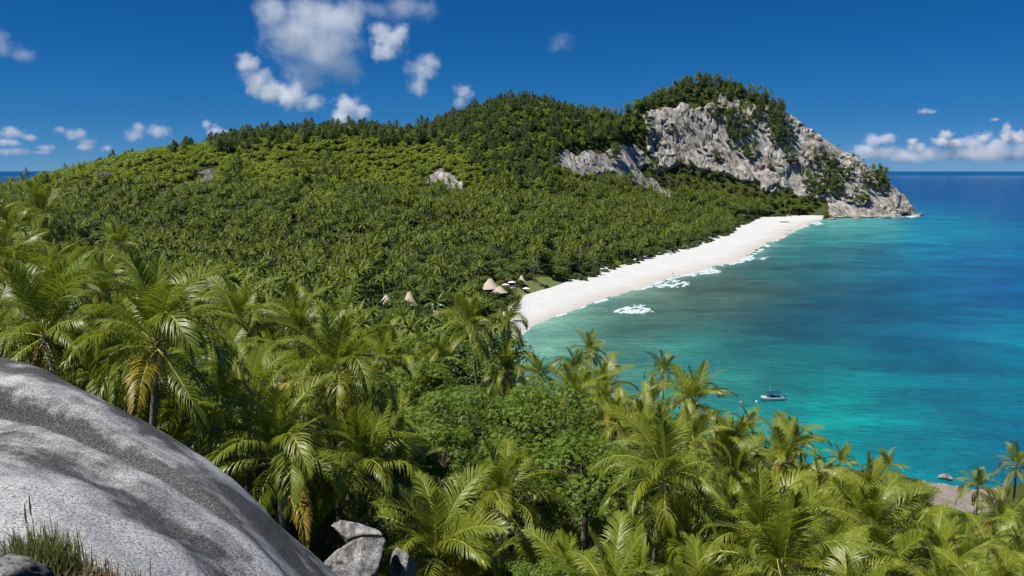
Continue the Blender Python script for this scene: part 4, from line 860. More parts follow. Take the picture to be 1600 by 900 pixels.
for (px, py, D, k, s, rz, lab) in [(718, 655, 56, 0, 1.0, 0, 'dense small-leaved tree, left crown of the leafy clump amid the palms'), (845, 655, 55, 0, 1.04, 2.1, 'dense small-leaved tree, top middle crown of the leafy clump'),
        (912, 735, 49, 1, 1.0, 1.0, 'dense small-leaved tree, lower right crown of the leafy clump'), (975, 745, 52, 2, 1.0, 4.0, 'small leafy crown at the right end of the leafy clump beside a palm'),
        (690, 705, 50, 2, .9, 3.0, 'shaded leafy crown low at the left end of the clump'), (800, 720, 52, 1, .9, 5.0, 'leafy crown behind the upright-fronded palm'), (655, 600, 66, 2, 1.1, 2.0, 'leafy bush left above the leafy clump'),
        (640, 560, 80, 1, 1.0, 2.5, 'leafy bush between the palms below the thatched roofs'), (1315, 872, 44, 2, .55, .4, 'small light green bush between palms at the bottom right'), (850, 905, 33, 2, .5, 1.4, 'low light green bush at the bottom edge, centre')]:
    t_, c_ = LT[k]; h = (8.5, 7.5, 6.0)[k]*s; c = at(px, py, D); z = float(height(c[0], c[1])); base = c[2]-h*.72
    tree('leafy_tree', [('trunk', t_, 0), ('crown', c_, 0)], (c[0], c[1], min(base, 1e9)), rz, s, lab, 'tree', 'small-leaved trees on the near slope')
    if base > z+.3:                       # taller bole where the slope falls away
        o = [q for q in bpy.data.objects if q.get('label') == lab][0]; mb = MB(); mb.tube(np.array([[.05, 0, (z-base)/s-.3], [0, 0, .3]]), [.36, .27], 7, 0); obj('bole', mb.mesh('bole', [M['bark']]), o)
UG = []
rr = np.random.default_rng(3)
for s in range(3):
    mb = MB(); n = 620; d = rand_dirs(rr, n); d[:, 2] = np.abs(d[:, 2]); pos = d*np.array([1.1, 1.1, .9])*(1-.45*rr.random(n))[:, None]
    V, F = rosettes(rr, pos, (d+np.array([0, 0, .5]))/1.5, 5, .13); mb.add(V, F, 0); UG.append(mb.mesh('undergrowth', [M['shrub']]))
C_UG = proto_coll('undergrowth_kinds', UG)
a = rng.uniform(-.66, .66, 9000); D = 14+rng.random(9000)**.6*190; U = np.stack([D*np.tan(a), D], 1); uz = height(U[:, 0], U[:, 1])
bd = at(560, 865, 26.0); f = (uz > 1.2) & (np.hypot(U[:, 0]-bd[0], U[:, 1]-bd[1]) > 3.2) & (U[:, 1] > 30) & ~inpoly(U[:, 0], U[:, 1], shore_poly); U = np.concatenate([U, uz[:, None]], 1)[f]
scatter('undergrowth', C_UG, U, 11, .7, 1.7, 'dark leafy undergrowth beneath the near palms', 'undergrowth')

# ------------------------------------------------------------------ the granite dome underfoot and the boulders
def catmull(P, t):
    n = len(P); i = np.clip(np.floor(t).astype(int), 0, n-2); f = (t-i)[:, None]
    g = lambda k: P[np.clip(k, 0, n-1)]
    p0, p1, p2, p3 = g(i-1), g(i), g(i+1), g(i+2); sh = (-1,)+(1,)*(P.ndim-1)
    f = (t-i).reshape(sh)
    return .5*(2*p1+(p2-p0)*f+(2*p0-5*p1+4*p2-p3)*f*f+(3*p1-p0-3*p2+p3)*f**3)
def row(D, *P): return [(px, py, d) for (px, py), d in zip(P, D)]
ROWS = [  # across the dome, each row runs from left to right: (px, py) and metres ahead
 row((15.5, 14.2, 13.2, 12.0, 10.8, 9.8, 9.2, 8.2), (-260, 527), (0, 565), (150, 620), (300, 703), (398, 788), (472, 872), (522, 930), (590, 1040)),
 row((12.9, 11.9, 11.2, 10.2, 9.3, 8.5, 8.0, 7.2), (-260, 552), (0, 598), (125, 641), (258, 713), (352, 790), (428, 874), (480, 935), (545, 1042)),
 row((12.3, 11.35, 10.65, 9.7, 8.8, 8.0, 7.5, 6.7), (-260, 603), (0, 657), (110, 696), (225, 750), (340, 814), (425, 882), (480, 942), (540, 1052)),
 row((10.7, 9.9, 9.35, 8.55, 7.9, 7.3, 6.9, 6.2), (-260, 600), (0, 651), (108, 690), (222, 744), (336, 809), (421, 879), (477, 940), (536, 1050)),
 row((9.3, 8.7, 8.2, 7.6, 7.0, 6.5, 6.1, 5.6), (-260, 640), (0, 697), (102, 735), (205, 788), (302, 850), (377, 918), (422, 988), (462, 1092)),
 row((7.6, 7.0, 6.8, 6.5, 6.1, 5.7, 5.3, 5.0), (-260, 690), (0, 742), (100, 770), (190, 815), (270, 870), (330, 935), (360, 1010), (380, 1120)),
 row((5.6, 5.3, 5.2, 5.0, 4.8, 4.6, 4.4, 4.2), (-260, 800), (0, 850), (80, 865), (160, 895), (220, 940), (270, 1000), (290, 1060), (300, 1160)),
 row((3.9, 3.8, 3.8, 3.7, 3.6, 3.6, 3.5, 3.4), (-260, 1000), (0, 1050), (60, 1060), (120, 1080), (160, 1110), (190, 1150), (210, 1200), (220, 1300))]
RW = np.array([[at(*p) for p in r_] for r_ in ROWS])
far1 = RW[0]+np.array([.4, 1.0, -1.25]); far2 = RW[0]+np.array([1.2, 2.4, -3.4]); far3 = RW[0]+np.array([1.5, 3.0, -8.0])
lastc = lambda W: np.concatenate([W, W[:, -1:]+np.array([.6, -.6, -2.0]), W[:, -1:]+np.array([.9, -1.0, -5.0])], 1)
RW = lastc(np.concatenate([[far3, far2, far1], RW]))
RW = np.concatenate([RW, RW[-1:]+np.array([0, -3.0, -.6])])
g1 = catmull(RW, np.linspace(0, len(RW)-1, 240)); g2_ = catmull(np.swapaxes(g1, 0, 1), np.linspace(0, RW.shape[1]-1, 260)); DG = np.swapaxes(g2_, 0, 1)
dn = fbm(DG[..., 0]/2.4, DG[..., 1]/2.4, 91, 4)*.10+fbm(DG[..., 0]/.5, DG[..., 1]/.7, 95, 3)*.018+fbm((DG[..., 0]*.8+DG[..., 1])/1.1, (DG[..., 0]-DG[..., 1])/5, 97, 3)*.06
DG[..., 2] += dn
rowc = np.linspace(0, len(RW)-1, 240)[:, None]*np.ones((1, 260)); lich_shade = 1.0*np.exp(-((rowc-8.6)/.75)**2)+.35*np.exp(-((rowc-6.1)/.3)**2)+.22*np.exp(-((rowc-3.95)/.3)**2)-.35*np.exp(-((rowc-7.1)/.55)**2)-.60*np.exp(-((rowc-4.8)/.55)**2)-.2*np.exp(-((rowc-3.45)/.2)**2)  # lichen on the lower lobe; lit rims and shaded faces painted in too
lich_shade += fbm(DG[..., 0]/1.1, DG[..., 1]/1.9, 99, 4)*.55
o = obj('granite_dome', mk_mesh('granite_dome', DG.reshape(-1, 3), grid_faces(240, 260), [M['granite']], smooth=True, attrs={'lichen_shade': ('FLOAT', lich_shade.ravel().astype(np.float32)), 'flow': ('FLOAT_VECTOR', np.stack([rowc*.9, np.linspace(0, 14, 260)[None]*np.ones((240, 1)), 0*rowc], -1).reshape(-1, 3).astype(np.float32))}))
tag(o, 'huge smooth grey granite dome with pale lichens filling the lower left', 'boulder')

def boulder(name, c, size, seed, label, cuts=7, rot=0, sharp=.75, group='boulders by the dome'):
    r = np.random.default_rng(seed); bm = bmesh.new(); bmesh.ops.create_icosphere(bm, subdivisions=5, radius=1.0)
    V = np.array([v.co for v in bm.verts]); Fc = np.array([[v.index for v in f.verts] for f in bm.faces]); bm.free()
    for k in range(cuts):
        d = rand_dirs(r, 1)[0]; lim_ = r.uniform(sharp-.12, sharp+.1); q = V@d; ex = np.maximum(q-lim_, 0); V = V-d*(ex*.93)[:, None]
    n = fbm(V[:, 0]*2+seed, V[:, 1]*2+V[:, 2]*1.3, seed, 5); V = V*(1+.07*n[:, None])+V*(.03*fbm(V[:, 0]*9, V[:, 1]*9+V[:, 2]*7, seed+2, 3))[:, None]
    cr, sr = math.cos(rot), math.sin(rot); V = V*np.array(size); V = np.stack([V[:, 0]*cr-V[:, 1]*sr, V[:, 0]*sr+V[:, 1]*cr, V[:, 2]], 1)
    o = obj(name, mk_mesh(name, V, Fc, [M['boulder']], smooth=True)); o.location = c; return tag(o, label, 'boulder', group)
boulder('boulder', at(557, 872, 26), (1.24, 1.12, .85), 11, 'square-topped grey brown boulder right of the dome', 9, .3, .66)
boulder('boulder', at(560, 836, 28.5), (1.36, .6, .5), 12, 'tilted slab-like rock behind the square-topped boulder', 7, -.5, .6)
boulder('boulder', at(548, 905, 23.2), (.88, .6, .5), 14, 'pale pointed stone in front of the square-topped boulder', 7, .4, .6)
boulder('boulder', at(630, 888, 27), (.53, .53, .8), 15, 'narrow upright stone right of the square-topped boulder', 7, 0, .66)
boulder('boulder', at(-30, 935, 3.6), (.34, .28, .2), 16, 'dark rock corner in front of the grass at bottom left', 4, 0, .75)
for i, (px, py, s, lab) in enumerate([(1478, 746, 1.5, 'wave-washed dark rock just off the near shore'), (1494, 776, 1.8, 'largest brown rock of the shore patch at right'), (1476, 778, 1.2, 'left brown rock of the shore patch'), (1512, 784, 1.3, 'right brown rock of the shore patch'), (1500, 792, 1.1, 'lowest brown rock of the shore patch'), (1486, 788, 1.0, 'small rock between the shore patch stones')]):
    boulder('shore_rock', gp(px, py, .3), (s, s*.8, s*.5), 40+i, lab, 6, i, .7, 'rocks on the near shore')
for i, (px, py, s, lab) in enumerate([(1300, 342, 4, 'rock at the beach end foot of the headland'), (1338, 342, 5, 'dark waterline rock under the middle of the headland'), (1385, 340, 5, 'dark waterline rock near the headland tip'), (1438, 336, 4.5, 'outermost rock off the headland tip'), (1265, 340, 3, 'low brown rock on the sand at the far beach end')]):
    boulder('shore_rock', gp(px, py, .5), (s*1.8, s, s*.5), 60+i, lab, 6, i*.2, .7, 'rocks along the headland waterline')

# ------------------------------------------------------------------ grass in the hollow of the dome
def blade_tuft(name, n, spread, hmin, hmax, mat, seed, w=.006, lean=.5):
    r = np.random.default_rng(seed); mb = MB(); P0 = np.stack([r.normal(0, spread, n), r.normal(0, spread*.6, n), np.full(n, -.05)], 1); a = r.random(n)*6.283; h = r.uniform(hmin, hmax, n); ln = r.random(n)*lean
    d = np.stack([np.cos(a), np.sin(a), np.zeros(n)], 1); s = np.stack([-np.sin(a), np.cos(a), np.zeros(n)], 1)*w
    p1 = P0+d*(h*ln*.3)[:, None]+np.array([0, 0, 1.])*(h*.55)[:, None]; p2 = P0+d*(h*ln)[:, None]+np.array([0, 0, 1.])*(h*(1-.25*ln))[:, None]
    V = np.stack([P0-s, P0+s, p1-s*.8, p1+s*.8, p2], 1).reshape(-1, 3); b0 = np.arange(n)[:, None]*5
    mb.add(V, np.concatenate([b0+np.array([q]) for q in ((0, 1, 3), (0, 3, 2), (2, 3, 4))]), 0); return mb.mesh(name, [mat])
gb = at(62, 905, 4.9)
def on_dome(x, y):
    q = DG.reshape(-1, 3); i = np.argmin((q[:, 0]-x)**2+(q[:, 1]-y)**2); return q[i, 2]
tag(t := obj('grass_tuft', blade_tuft('grass_blades', 1300, .125, .12, .42, M['grass'], 5)), 'green coarse grass tuft growing on the dome at bottom left', 'grass', None, 'stuff'); t.location = (gb[0], gb[1], on_dome(gb[0], gb[1]))
g3 = at(110, 925, 4.8); tag(t := obj('dry_grass_tuft', blade_tuft('dry_grass_blades', 900, .17, .05, .22, M['dry_grass'], 6, .004, .9)), 'dry brown grass beside the green tuft on the dome', 'grass', None, 'stuff'); t.location = (g3[0], g3[1], on_dome(g3[0], g3[1]))
g4 = at(10, 910, 4.7); tag(t := obj('grass_tuft', blade_tuft('grass_blades', 500, .12, .10, .26, M['grass'], 8)), 'shorter grass at the left picture edge on the dome', 'grass', None, 'stuff'); t.location = (g4[0], g4[1], on_dome(g4[0], g4[1]))
for i, (dx, h, lab) in enumerate([(-.02, .56, 'tallest brown grass seed stalk above the tuft'), (-.055, .50, 'shorter grass seed stalk left of the tallest one'), (.10, .50, 'thin bare grass stalk right of the tuft')]):
    mb = MB(); mb.tube(np.array([[0, 0, 0], [.01, 0, h*.6], [.0, .0, h]]), [.003, .0025, .0015], 4, 0)
    root = tag(obj('grass_stalk', mb.mesh('stalk', [M['dry_grass']])), lab, 'grass stalk', 'stalks in the grass tuft'); root.location = (gb[0]+dx, gb[1], on_dome(gb[0], gb[1]))
    if i < 2:
        mb = MB(); mb.tube(np.array([[0, 0, h-.13], [0, 0, h-.08], [0, 0, h+.01]]), [.002, .007, .002], 6, 0); obj('seed_head', mb.mesh('seed_head', [M['frond_dead']]), root)

# ------------------------------------------------------------------ lodge under the palms
def hut(px, py, w, d, h, rot, label, wall=True, z=None, overhang=.9):
    p = gp(px, py, 3.0); z0 = float(height(p[0], p[1])); root = empty('thatched_hut', (p[0], p[1], z0), rot); tag(root, label, 'hut', 'thatched huts of the lodge')
    eave = h*.34; rl = w*.16
    mb = MB(); n = 10; rows = []
    for k in range(n+1):                  # slightly bell-shaped hipped roof in thatch courses
        t = k/n; s = (1-t)**1.0; zz = eave+(h-eave)*(t**1.05); a = w/2*s+rl*t*(1-s)*.6; b_ = d/2*s+.05
        lip = .06 if k % 2 else 0
        rows.append([(-a-lip, -b_-lip, zz), (a+lip, -b_-lip, zz), (a+lip, b_+lip, zz), (-a-lip, b_+lip, zz)])
    V = np.array(rows).reshape(-1, 3); mb.add(V, grid_faces(n+1, 4, True), 0); mb.add(np.array(rows[-1]), [(0, 1, 2, 3)], 0); mb.add(np.array(rows[0]), [(3, 2, 1, 0)], 0)
    roof = obj('roof', mb.mesh('thatched_roof', [M['thatch']]), root)
    mb = MB(); mb.tube(np.array([[-rl*.9, 0, h], [rl*.9, 0, h]]), .16, 6, 0); obj('ridge', mb.mesh('roof_ridge', [M['thatch']]), roof)
    for sx_ in (-1, 1):
        for sy_ in (-1, 1):
            mb = MB(); mb.tube(np.array([[sx_*w*.40, sy_*d*.40, -.5], [sx_*w*.40, sy_*d*.40, eave+.3]]), .11, 6, 0); obj('post', mb.mesh('post', [M['wood']]), root)
    if wall:
        mb = MB(); mb.box(-w*.36, w*.36, -d*.34, d*.36, -.4, eave+.2, 0); obj('wall', mb.mesh('hut_wall', [M['wood']]), root)
        mb = MB(); mb.box(-.5, .5, -d*.34-.03, -d*.34-.005, 0, 2.0, 0); obj('door', mb.mesh('hut_door', [M['darkgrey']]), root)
    return root
hut(766, 458, 8.4, 7.4, 7.6, .3, 'larger two-tier thatched hut of the lodge near the beach')
hut(781, 462, 6.6, 5.4, 4.9, .5, 'low thatched annexe in front of the larger lodge hut')
hut(640, 492, 6.6, 6.6, 8.8, .2, 'steep pyramid thatched hut left among the palms')
hut(604, 490, 5.8, 5.4, 6.0, -.2, 'thatched hut half hidden left of the steep pyramid hut')
hut(815, 451, 4.4, 4.4, 5.2, 0, 'small round-looking thatched shelter by the lawn', False)
hut(738, 457, 3.4, 3.4, 4.0, .4, 'tiny thatch tip poking from trees left of the larger hut', False)
hut(1213, 334, 9, 8, 10, .1, 'far thatched hut under the headland at the beach end')
def pavilion(px, py, w, d, h, roofmat, label, rot=0):
    p = gp(px, py, 3.0); z0 = float(height(p[0], p[1])); root = empty('pavilion', (p[0], p[1], z0), rot); tag(root, label, 'pavilion')
    mb = MB(); mb.box(-w/2, w/2, -d/2, d/2, -.6, .35, 0); obj('deck', mb.mesh('deck', [M['deck']]), root)
    for a in (-1, 1):
        for b_ in (-1, 1):
            mb = MB(); mb.tube(np.array([[a*w*.42, b_*d*.42, .3], [a*w*.42, b_*d*.42, h]]), .07, 6, 0); obj('post', mb.mesh('post', [M['white']]), root)
    mb = MB(); V = [(-w/2, -d/2, h), (w/2, -d/2, h), (w/2, d/2, h), (-w/2, d/2, h), (0, 0, h+w*.16)]; mb.add(V, [(0, 1, 4), (1, 2, 4), (2, 3, 4), (3, 0, 4)], 0); mb.add(V[:4], [(3, 2, 1, 0)], 0); obj('canopy', mb.mesh('canopy', [roofmat]), root)
    mb = MB(); mb.box(-w*.3, w*.3, -.45, .45, .36, .8, 0); obj('seat', mb.mesh('seat', [M['white']]), root)
pavilion(800, 453, 4.2, 3.4, 2.8, M['white'], 'white canopied deck beside the small thatched shelter')
pavilion(684, 488, 6.0, 4.5, 2.9, M['glass'], 'bluish white roofed pavilion under the palms')
for px, py, lab in ((822, 455, 'white parasol standing on the lawn above the beach'), (790, 454, 'white parasol between the lodge hut and the canopied deck')):
    p = gp(px, py, 2.8); z0 = float(height(p[0], p[1])); root = empty('parasol', (p[0], p[1], z0)); tag(root, lab, 'parasol', 'white parasols')
    mb = MB(); mb.tube(np.array([[0, 0, -.2], [0, 0, 2.5]]), .05, 6, 0); obj('pole', mb.mesh('pole', [M['alloy']]), root)
    mb = MB(); V = [(2.1*math.cos(k*math.pi/4), 2.1*math.sin(k*math.pi/4), 2.2) for k in range(8)]+[(0, 0, 2.9)]; mb.add(V, [(k, (k+1) % 8, 8) for k in range(8)], 0); V2 = [(x*.98, y*.98, z-.05) for x, y, z in V]; mb.add(V2, [((k+1) % 8, k, 8) for k in range(8)], 0); obj('canopy', mb.mesh('canopy', [M['white']]), root)
p = gp(822, 459, 2.8); z0 = float(height(p[0], p[1])); root = empty('sun_bed', (p[0], p[1], z0), .4); tag(root, 'white double sun bed in front of the parasol on the lawn', 'sun bed')
mb = MB(); mb.box(-1.2, 1.2, -.8, .8, .35, .55, 0); obj('mattress', mb.mesh('mattress', [M['white']]), root)
mb = MB(); mb.box(.6, 1.25, -.78, .78, .56, .95, 0); obj('backrest', mb.mesh('backrest', [M['white']]), root)
for a in (-1, 1):
    for b_ in (-.65, .65):
        mb = MB(); mb.box(a-.05, a+.05, b_-.05, b_+.05, -.2, .345, 0); obj('leg', mb.mesh('leg', [M['wood']]), root)

# ------------------------------------------------------------------ the boat
def boat(px, py, rot):
    p = gp(px, py, 0.0); root = empty('motor_boat', (p[0], p[1], 0), rot); root.scale = (.86, 1.05, 1); tag(root, 'white open motor boat with navy canopy moored on turquoise water', 'boat')
    L = 8.2; n = 18; t = np.linspace(0, 1, n)     # t 0 stern .. 1 bow, bow towards -x
    x = L/2-t*L; hb = np.interp(t, [0, .1, .45, .7, .88, 1], [1.18, 1.22, 1.25, 1.10, .62, .04]); sheer = .78+.62*t**2.4; keel = np.interp(t, [0, .7, .9, 1], [-.35, -.35, -.1, .75])
    secs = []
    for i in range(n):
        secs.append([(x[i], -hb[i], sheer[i]), (x[i]-.04*t[i], -hb[i]*1.0, sheer[i]-.14), (x[i], -hb[i]*.86, .12+.3*max(0, t[i]-.7)), (x[i], 0, keel[i]), (x[i], hb[i]*.86, .12+.3*max(0, t[i]-.7)), (x[i]-.04*t[i], hb[i], sheer[i]-.14), (x[i], hb[i], sheer[i])])
    V = np.array(secs).reshape(-1, 3); mb = MB(); F = grid_faces(n, 7); mb.add(V, F, 0); mb.add(np.array(secs[0]), [(0, 1, 5, 6), (1, 2, 4, 5), (2, 3, 4, 4)], 0)
    hull = obj('hull', mb.mesh('hull', [M['hull']], False), root)
    mb = MB(); inn = []
    for i in range(n):
        w_ = max(hb[i]-.16, .01); inn.append([(x[i], -hb[i], sheer[i]+.01), (x[i], -w_, sheer[i]+.03), (x[i], w_, sheer[i]+.03), (x[i], hb[i], sheer[i]+.01)])
    V = np.array(inn).reshape(-1, 3); F = grid_faces(n, 4); F = F.reshape(n-1, 3, 4); ff = np.concatenate([F[:, 0], F[:, 2], F[13:, 1]]); mb.add(V, ff, 0); obj('gunwale', mb.mesh('gunwale', [M['hull']]), hull)
    mb = MB(); k = 14; V = np.array([[(x[i], -hb[i]+.16, .42), (x[i], hb[i]-.16, .42)] for i in range(k)]).reshape(-1, 3); mb.add(V, grid_faces(k, 2), 0)
    V = np.array([[(x[i], s_*(hb[i]-.16), .42), (x[i], s_*(hb[i]-.16), sheer[i]+.02)] for s_ in (-1, 1) for i in range(k)]).reshape(2, -1, 3); 
    for q in V: mb.add(q, grid_faces(k, 2), 0)
    obj('cockpit_floor', mb.mesh('cockpit', [M['midgrey']]), root)
    mb = MB(); mb.box(-.75, .15, -.5, .5, .43, 1.35, 0); mb.add([(-.75, -.5, 1.351), (-.75, .5, 1.351), (-.3, .45, 1.75), (-.3, -.45, 1.75)], [(0, 1, 2, 3)], 1); obj('console', mb.mesh('console', [M['darkgrey'], M['glass']]), root)
    for a in (.5, 1.5):
        mb = MB(); mb.box(a, a+.6, -.75, .75, .43, .88, 0); mb.box(a+.46, a+.6, -.75, .75, .881, 1.25, 0); obj('seat', mb.mesh('seat', [M['hull'] if a > 1 else M['midgrey']]), root)
    for s_ in (-1, 1):
        for a, b_ in ((-1.0, -1.5), (.9, 1.1), (2.5, 2.6)):
            mb = MB(); mb.tube(np.array([[a, s_*1.05, .85], [b_, s_*.98, 2.32]]), .035, 6, 0); obj('canopy_post', mb.mesh('canopy_post', [M['alloy']]), root)
    mb = MB(); xs = np.linspace(-2.1, 2.9, 8); ys = np.linspace(-1.15, 1.15, 6); XX, YY = np.meshgrid(xs, ys, indexing='ij'); ZZ = 2.46-.10*(YY/1.15)**2-.06*np.abs(XX-.4)/2.5
    V = np.stack([XX, YY, ZZ], -1).reshape(-1, 3); mb.add(V, grid_faces(8, 6), 0); mb.add(V-np.array([0, 0, .06]), grid_faces(8, 6)[:, ::-1], 0); obj('canopy', mb.mesh('canopy', [M['blue']], True), root)
    for s_ in (-.42, .42):
        mb = MB(); mb.box(L/2+.06, L/2+.62, s_-.22, s_+.22, .75, 1.32, 0); mb.box(L/2+.15, L/2+.40, s_-.10, s_+.10, -.5, .749, 0); mb.box(L/2-.02, L/2+.06, s_-.18, s_+.18, .5, 1.0, 0); obj('outboard_motor', mb.mesh('outboard_motor', [M['darkgrey']]), root)
    mb = MB(); mb.tube(np.array([[-.6, .3, 2.4], [-.65, .3, 4.2]]), .02, 4, 0); obj('antenna', mb.mesh('antenna', [M['white']]), root)
    mb = MB(); mb.tube(np.array([[-3.4, -.55, 1.42], [-2.6, -.85, 1.5], [-1.6, -1.0, 1.35]]), .025, 5, 0); obj('bow_rail', mb.mesh('bow_rail', [M['alloy']]), root)
boat(1206, 625, .20)
for px, py, m_, lab in ((1158, 629, 'pink', 'faded pink mooring buoy left of the boat'), (1182, 628, 'white', 'white mooring buoy by the bow of the boat')):
    p = gp(px, py, 0); mb = MB(); t = np.linspace(0, math.pi, 9); mb.tube(np.stack([0*t, 0*t, -.3*np.cos(t)+.12], 1), np.maximum(.3*np.sin(t), .01), 10, 0); mb.tube(np.array([[0, 0, .4], [0, 0, .6]]), .05, 6, 0)
    o = obj('mooring_buoy', mb.mesh('mooring_buoy', [M[m_]], True)); o.location = p; tag(o, lab, 'buoy', 'mooring buoys')

# ------------------------------------------------------------------ a walker on the sand
def person(px, py):
    p = gp(px, py, .6); me = bpy.data.meshes.new('person')
    V = [(0, 0, .95), (0, 0, 1.15), (0, 0, 1.38), (0, .0, 1.50), (0, -.01, 1.62), (.10, 0, .90), (.13, -.14, .50), (.13, -.10, .08), (.13, -.22, .04), (-.10, 0, .90), (-.12, .10, .50), (-.12, .26, .10), (-.12, .16, .05), (.19, 0, 1.38), (.25, .05, 1.10), (.26, -.08, .86), (-.19, 0, 1.38), (-.25, -.05, 1.10), (-.26, -.16, .88), (0, -.01, 1.73)]
    E_ = [(0, 1), (1, 2), (2, 3), (3, 4), (4, 19), (0, 5), (5, 6), (6, 7), (7, 8), (0, 9), (9, 10), (10, 11), (11, 12), (2, 13), (13, 14), (14, 15), (2, 16), (16, 17), (17, 18)]
    rad = [.15, .13, .16, .06, .10, .10, .065, .045, .035, .10, .065, .045, .035, .07, .045, .035, .07, .045, .035, .08]
    me.from_pydata(V, E_, []); o = obj('person', me); o.location = (p[0], p[1], .75); md = o.modifiers.new('skin', 'SKIN')
    for i, r_ in enumerate(rad): me.skin_vertices[0].data[i].radius = (r_, r_)
    me.skin_vertices[0].data[0].use_root = True; sd = o.modifiers.new('sub', 'SUBSURF'); sd.levels = sd.render_levels = 1; me.materials.append(M['skin'])
    mb = MB(); mb.tube(np.array([[0, 0, .80], [0, 0, .92], [0, 0, 1.04]]), [.19, .19, .16], 8, 0); obj('shorts', mb.mesh('shorts', [M['cloth']]), o)
    tag(o, 'lone walker in dark shorts on the wet sand midway along the beach', 'person'); return o
person(1051, 430)

# ------------------------------------------------------------------ clouds: lumpy bodies of scattering vapour far beyond the island
def cloud(blobs, D, dens, label, seed, group, soft=1.25, col=(.93, .935, .95)):
    P = np.array([at(a, b_, D) for a, b_, *_ in blobs]); rad = np.array([q[2]*1.10/FPX*D for q in blobs]); P[:, 1] += np.random.default_rng(seed).normal(0, .35, len(P))*rad
    c = P.mean(0); P = P-c; sq = np.array([q[3] if len(q) > 3 else .85 for q in blobs])
    bm = bmesh.new()
    for p, r_, s_ in zip(P, rad, sq): bmesh.ops.create_icosphere(bm, subdivisions=3, radius=1.0, matrix=Matrix.Translation(p) @ Matrix.Diagonal((r_*1.22, r_*1.22, r_*s_*1.22, 1)))
    me = bpy.data.meshes.new('cloud'); bm.to_mesh(me); bm.free()
    o = obj('cloud', me); o.location = c; tag(o, label, 'cloud', group); md = o.modifiers.new('union', 'REMESH'); md.mode = 'VOXEL'; md.voxel_size = float(rad.mean())*.16
    n = NT('cloud_vapour'); n.n.remove(n.b); tc = n.node('ShaderNodeTexCoord').outputs['Object']; R0 = float(rad.mean()); best = None
    for p, r_, s_ in zip(P, rad, sq):
        mp = n.node('ShaderNodeMapping', {'Vector': tc, 'Location': tuple(-p/np.array([r_, r_, r_*s_])), 'Scale': (1/r_, 1/r_, 1/(r_*s_))}).outputs[0]
        ln = n.node('ShaderNodeVectorMath', {0: mp}, operation='LENGTH').outputs['Value']; v = n.math('SUBTRACT', 1.0, ln)
        best = v if best is None else n.node('ShaderNodeMath', {0: best, 1: v, 2: .18}, operation='SMOOTH_MAX').outputs[0]
    nn = n.node('ShaderNodeTexNoise', {'Vector': n.node('ShaderNodeVectorMath', {0: tc, 1: (seed*311.0, 0, 0)}, operation='ADD').outputs[0], 'Scale': 1.15/R0, 'Detail': 7.0, 'Roughness': .66}).outputs[0]
    f = n.math('ADD', best, n.math('MULTIPLY', n.math('SUBTRACT', nn, .51), 2.9)); dn_ = n.node('ShaderNodeMapRange', {0: f, 1: 0.0, 2: soft, 3: 0.0, 4: dens*.52/R0}, interpolation_type='SMOOTHSTEP').outputs[0]
    edge_ = n.math('GREATER_THAN', best, -.19)
    pv = n.node('ShaderNodeVolumePrincipled', {'Color': (*col, 1), 'Density': n.math('MULTIPLY', dn_, edge_), 'Anisotropy': .1}); n.t.links.new(pv.outputs[0], n.o.inputs['Volume']); me.materials.append(n.mat)
    return o
UPG = 'clouds high above the hills'; HZ = 'clouds low on the right horizon'; HZL = 'clouds low on the left horizon'
cloud([(500, 70, 62), (520, 25, 48), (455, 60, 45), (430, 20, 34), (530, 100, 36), (480, 115, 42), (480, 20, 40)], 5200, 3.2, 'largest cumulus cloud, pale grey-white, at the top left of centre', 1, UPG)
cloud([(388, 100, 20), (402, 125, 26), (430, 142, 27), (462, 156, 26), (488, 160, 18)], 5000, 5.0, 'bright crescent-shaped cloud under the largest cumulus', 2, UPG)
cloud([(605, 62, 27), (600, 85, 20), (625, 50, 18), (590, 48, 16)], 5000, 3.6, 'small ragged cloud right of the largest cumulus', 3, UPG)
cloud([(545, 168, 24), (560, 178, 18), (530, 182, 18)], 4800, 4.6, 'compact white cloud just above the left hill ridge', 4, UPG)
cloud([(660, 110, 24), (655, 135, 20), (672, 98, 17)], 5000, 3.0, 'upright puff of cloud left above the middle hill', 5, UPG)
cloud([(724, 142, 17), (718, 160, 15)], 5000, 2.2, 'faint small cloud touching the slope of the middle hill', 6, UPG)
cloud([(630, 10, 46, .5), (590, 15, 30, .5), (668, 12, 26, .5)], 5600, 1.1, 'thin veil of cloud at the top edge right of the largest cumulus', 7, UPG)
cloud([(15, 75, 26, .6), (45, 88, 24, .5), (2, 60, 22, .6)], 5600, .9, 'faint grey wisp at the left picture edge', 8, UPG)
cloud([(875, 66, 22, .7), (868, 72, 16, .6)], 5600, .45, 'barely visible wisp right of the picture centre top', 9, UPG)
cloud([(325, 196, 9), (338, 206, 13), (352, 208, 10, .6)], 9000, 4, 'tiny white cloud behind the left end of the ridge', 10, HZL)
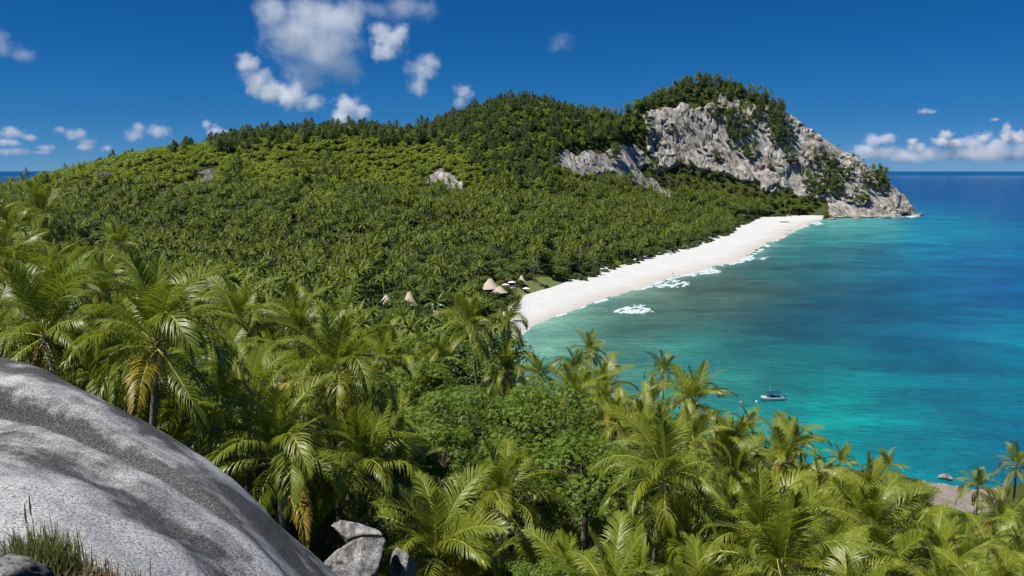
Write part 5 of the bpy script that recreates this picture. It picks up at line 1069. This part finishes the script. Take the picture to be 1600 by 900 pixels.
for i, (bl_, dn_, lab) in enumerate([([(20, 208, 20, .5), (45, 214, 14, .5), (8, 222, 18, .4)], 2.4, 'flat white cloud above the sea at the far left edge'), ([(18, 236, 22, .35), (55, 238, 16, .3), (78, 232, 12, .5)], 2.0, 'lowest flat streak of cloud at the far left'), ([(100, 205, 14, .5), (125, 210, 18, .5), (140, 222, 14, .5)], 1.5, 'thin cloud second from the left edge, low over the hills'), ([(130, 230, 14, .5), (165, 232, 10, .6)], 2.2, 'small white cloud streak above the left shoulder of the island'), ([(205, 212, 14, .8), (215, 200, 12), (250, 206, 20, .5)], 1.7, 'pale cloud puff above the left shoulder of the hill')]):
    cloud(bl_, 11000, dn_*1.4, lab, 20+i, HZL)
for i, (bl_, dn_, lab) in enumerate([([(1360, 222, 18, .7), (1385, 218, 16, .6), (1350, 232, 20, .4)], 3, 'grey-blue cloud bank nearest the headland on the right'), ([(1424, 222, 8), (1432, 230, 14, .6)], 4, 'tiny white cloud tip between headland and the right cloud row'), ([(1480, 212, 12), (1468, 222, 15, .7), (1492, 224, 14, .6)], 5, 'whitest peaked cloud over the right horizon'), ([(1516, 224, 18, .6), (1540, 216, 14, .8), (1552, 226, 14, .7)], 4, 'cloud right of the whitest peaked cloud'), ([(1576, 200, 8, 1.2), (1572, 214, 12, 1.0), (1592, 216, 15, .9)], 5, 'tall narrow cloud tower at the right picture edge'), ([(1420, 246, 45, .22), (1510, 244, 50, .22), (1590, 242, 40, .25)], 2.2, 'long low band of cloud along the right horizon'), ([(1355, 240, 36, .3), (1405, 236, 34, .35), (1455, 240, 36, .3)], 2.6, 'grey cloud bank between the headland and the whitest cloud'), ([(1500, 238, 34, .35), (1548, 235, 40, .4), (1596, 232, 36, .5)], 2.6, 'grey cloud bank under the right edge cloud tower'), ([(1446, 174, 14, .35), (1460, 175, 10, .3)], 1.6, 'small dark flat cloud alone above the right horizon'), ([(1556, 187, 9, .35)], 1.2, 'smallest dark cloud fleck near the right edge')]):
    cloud(bl_, 12000, dn_*1.5, lab, 40+i, HZ)
print('objects', len(bpy.data.objects), 'fills', len(fills), 'forest', len(G))
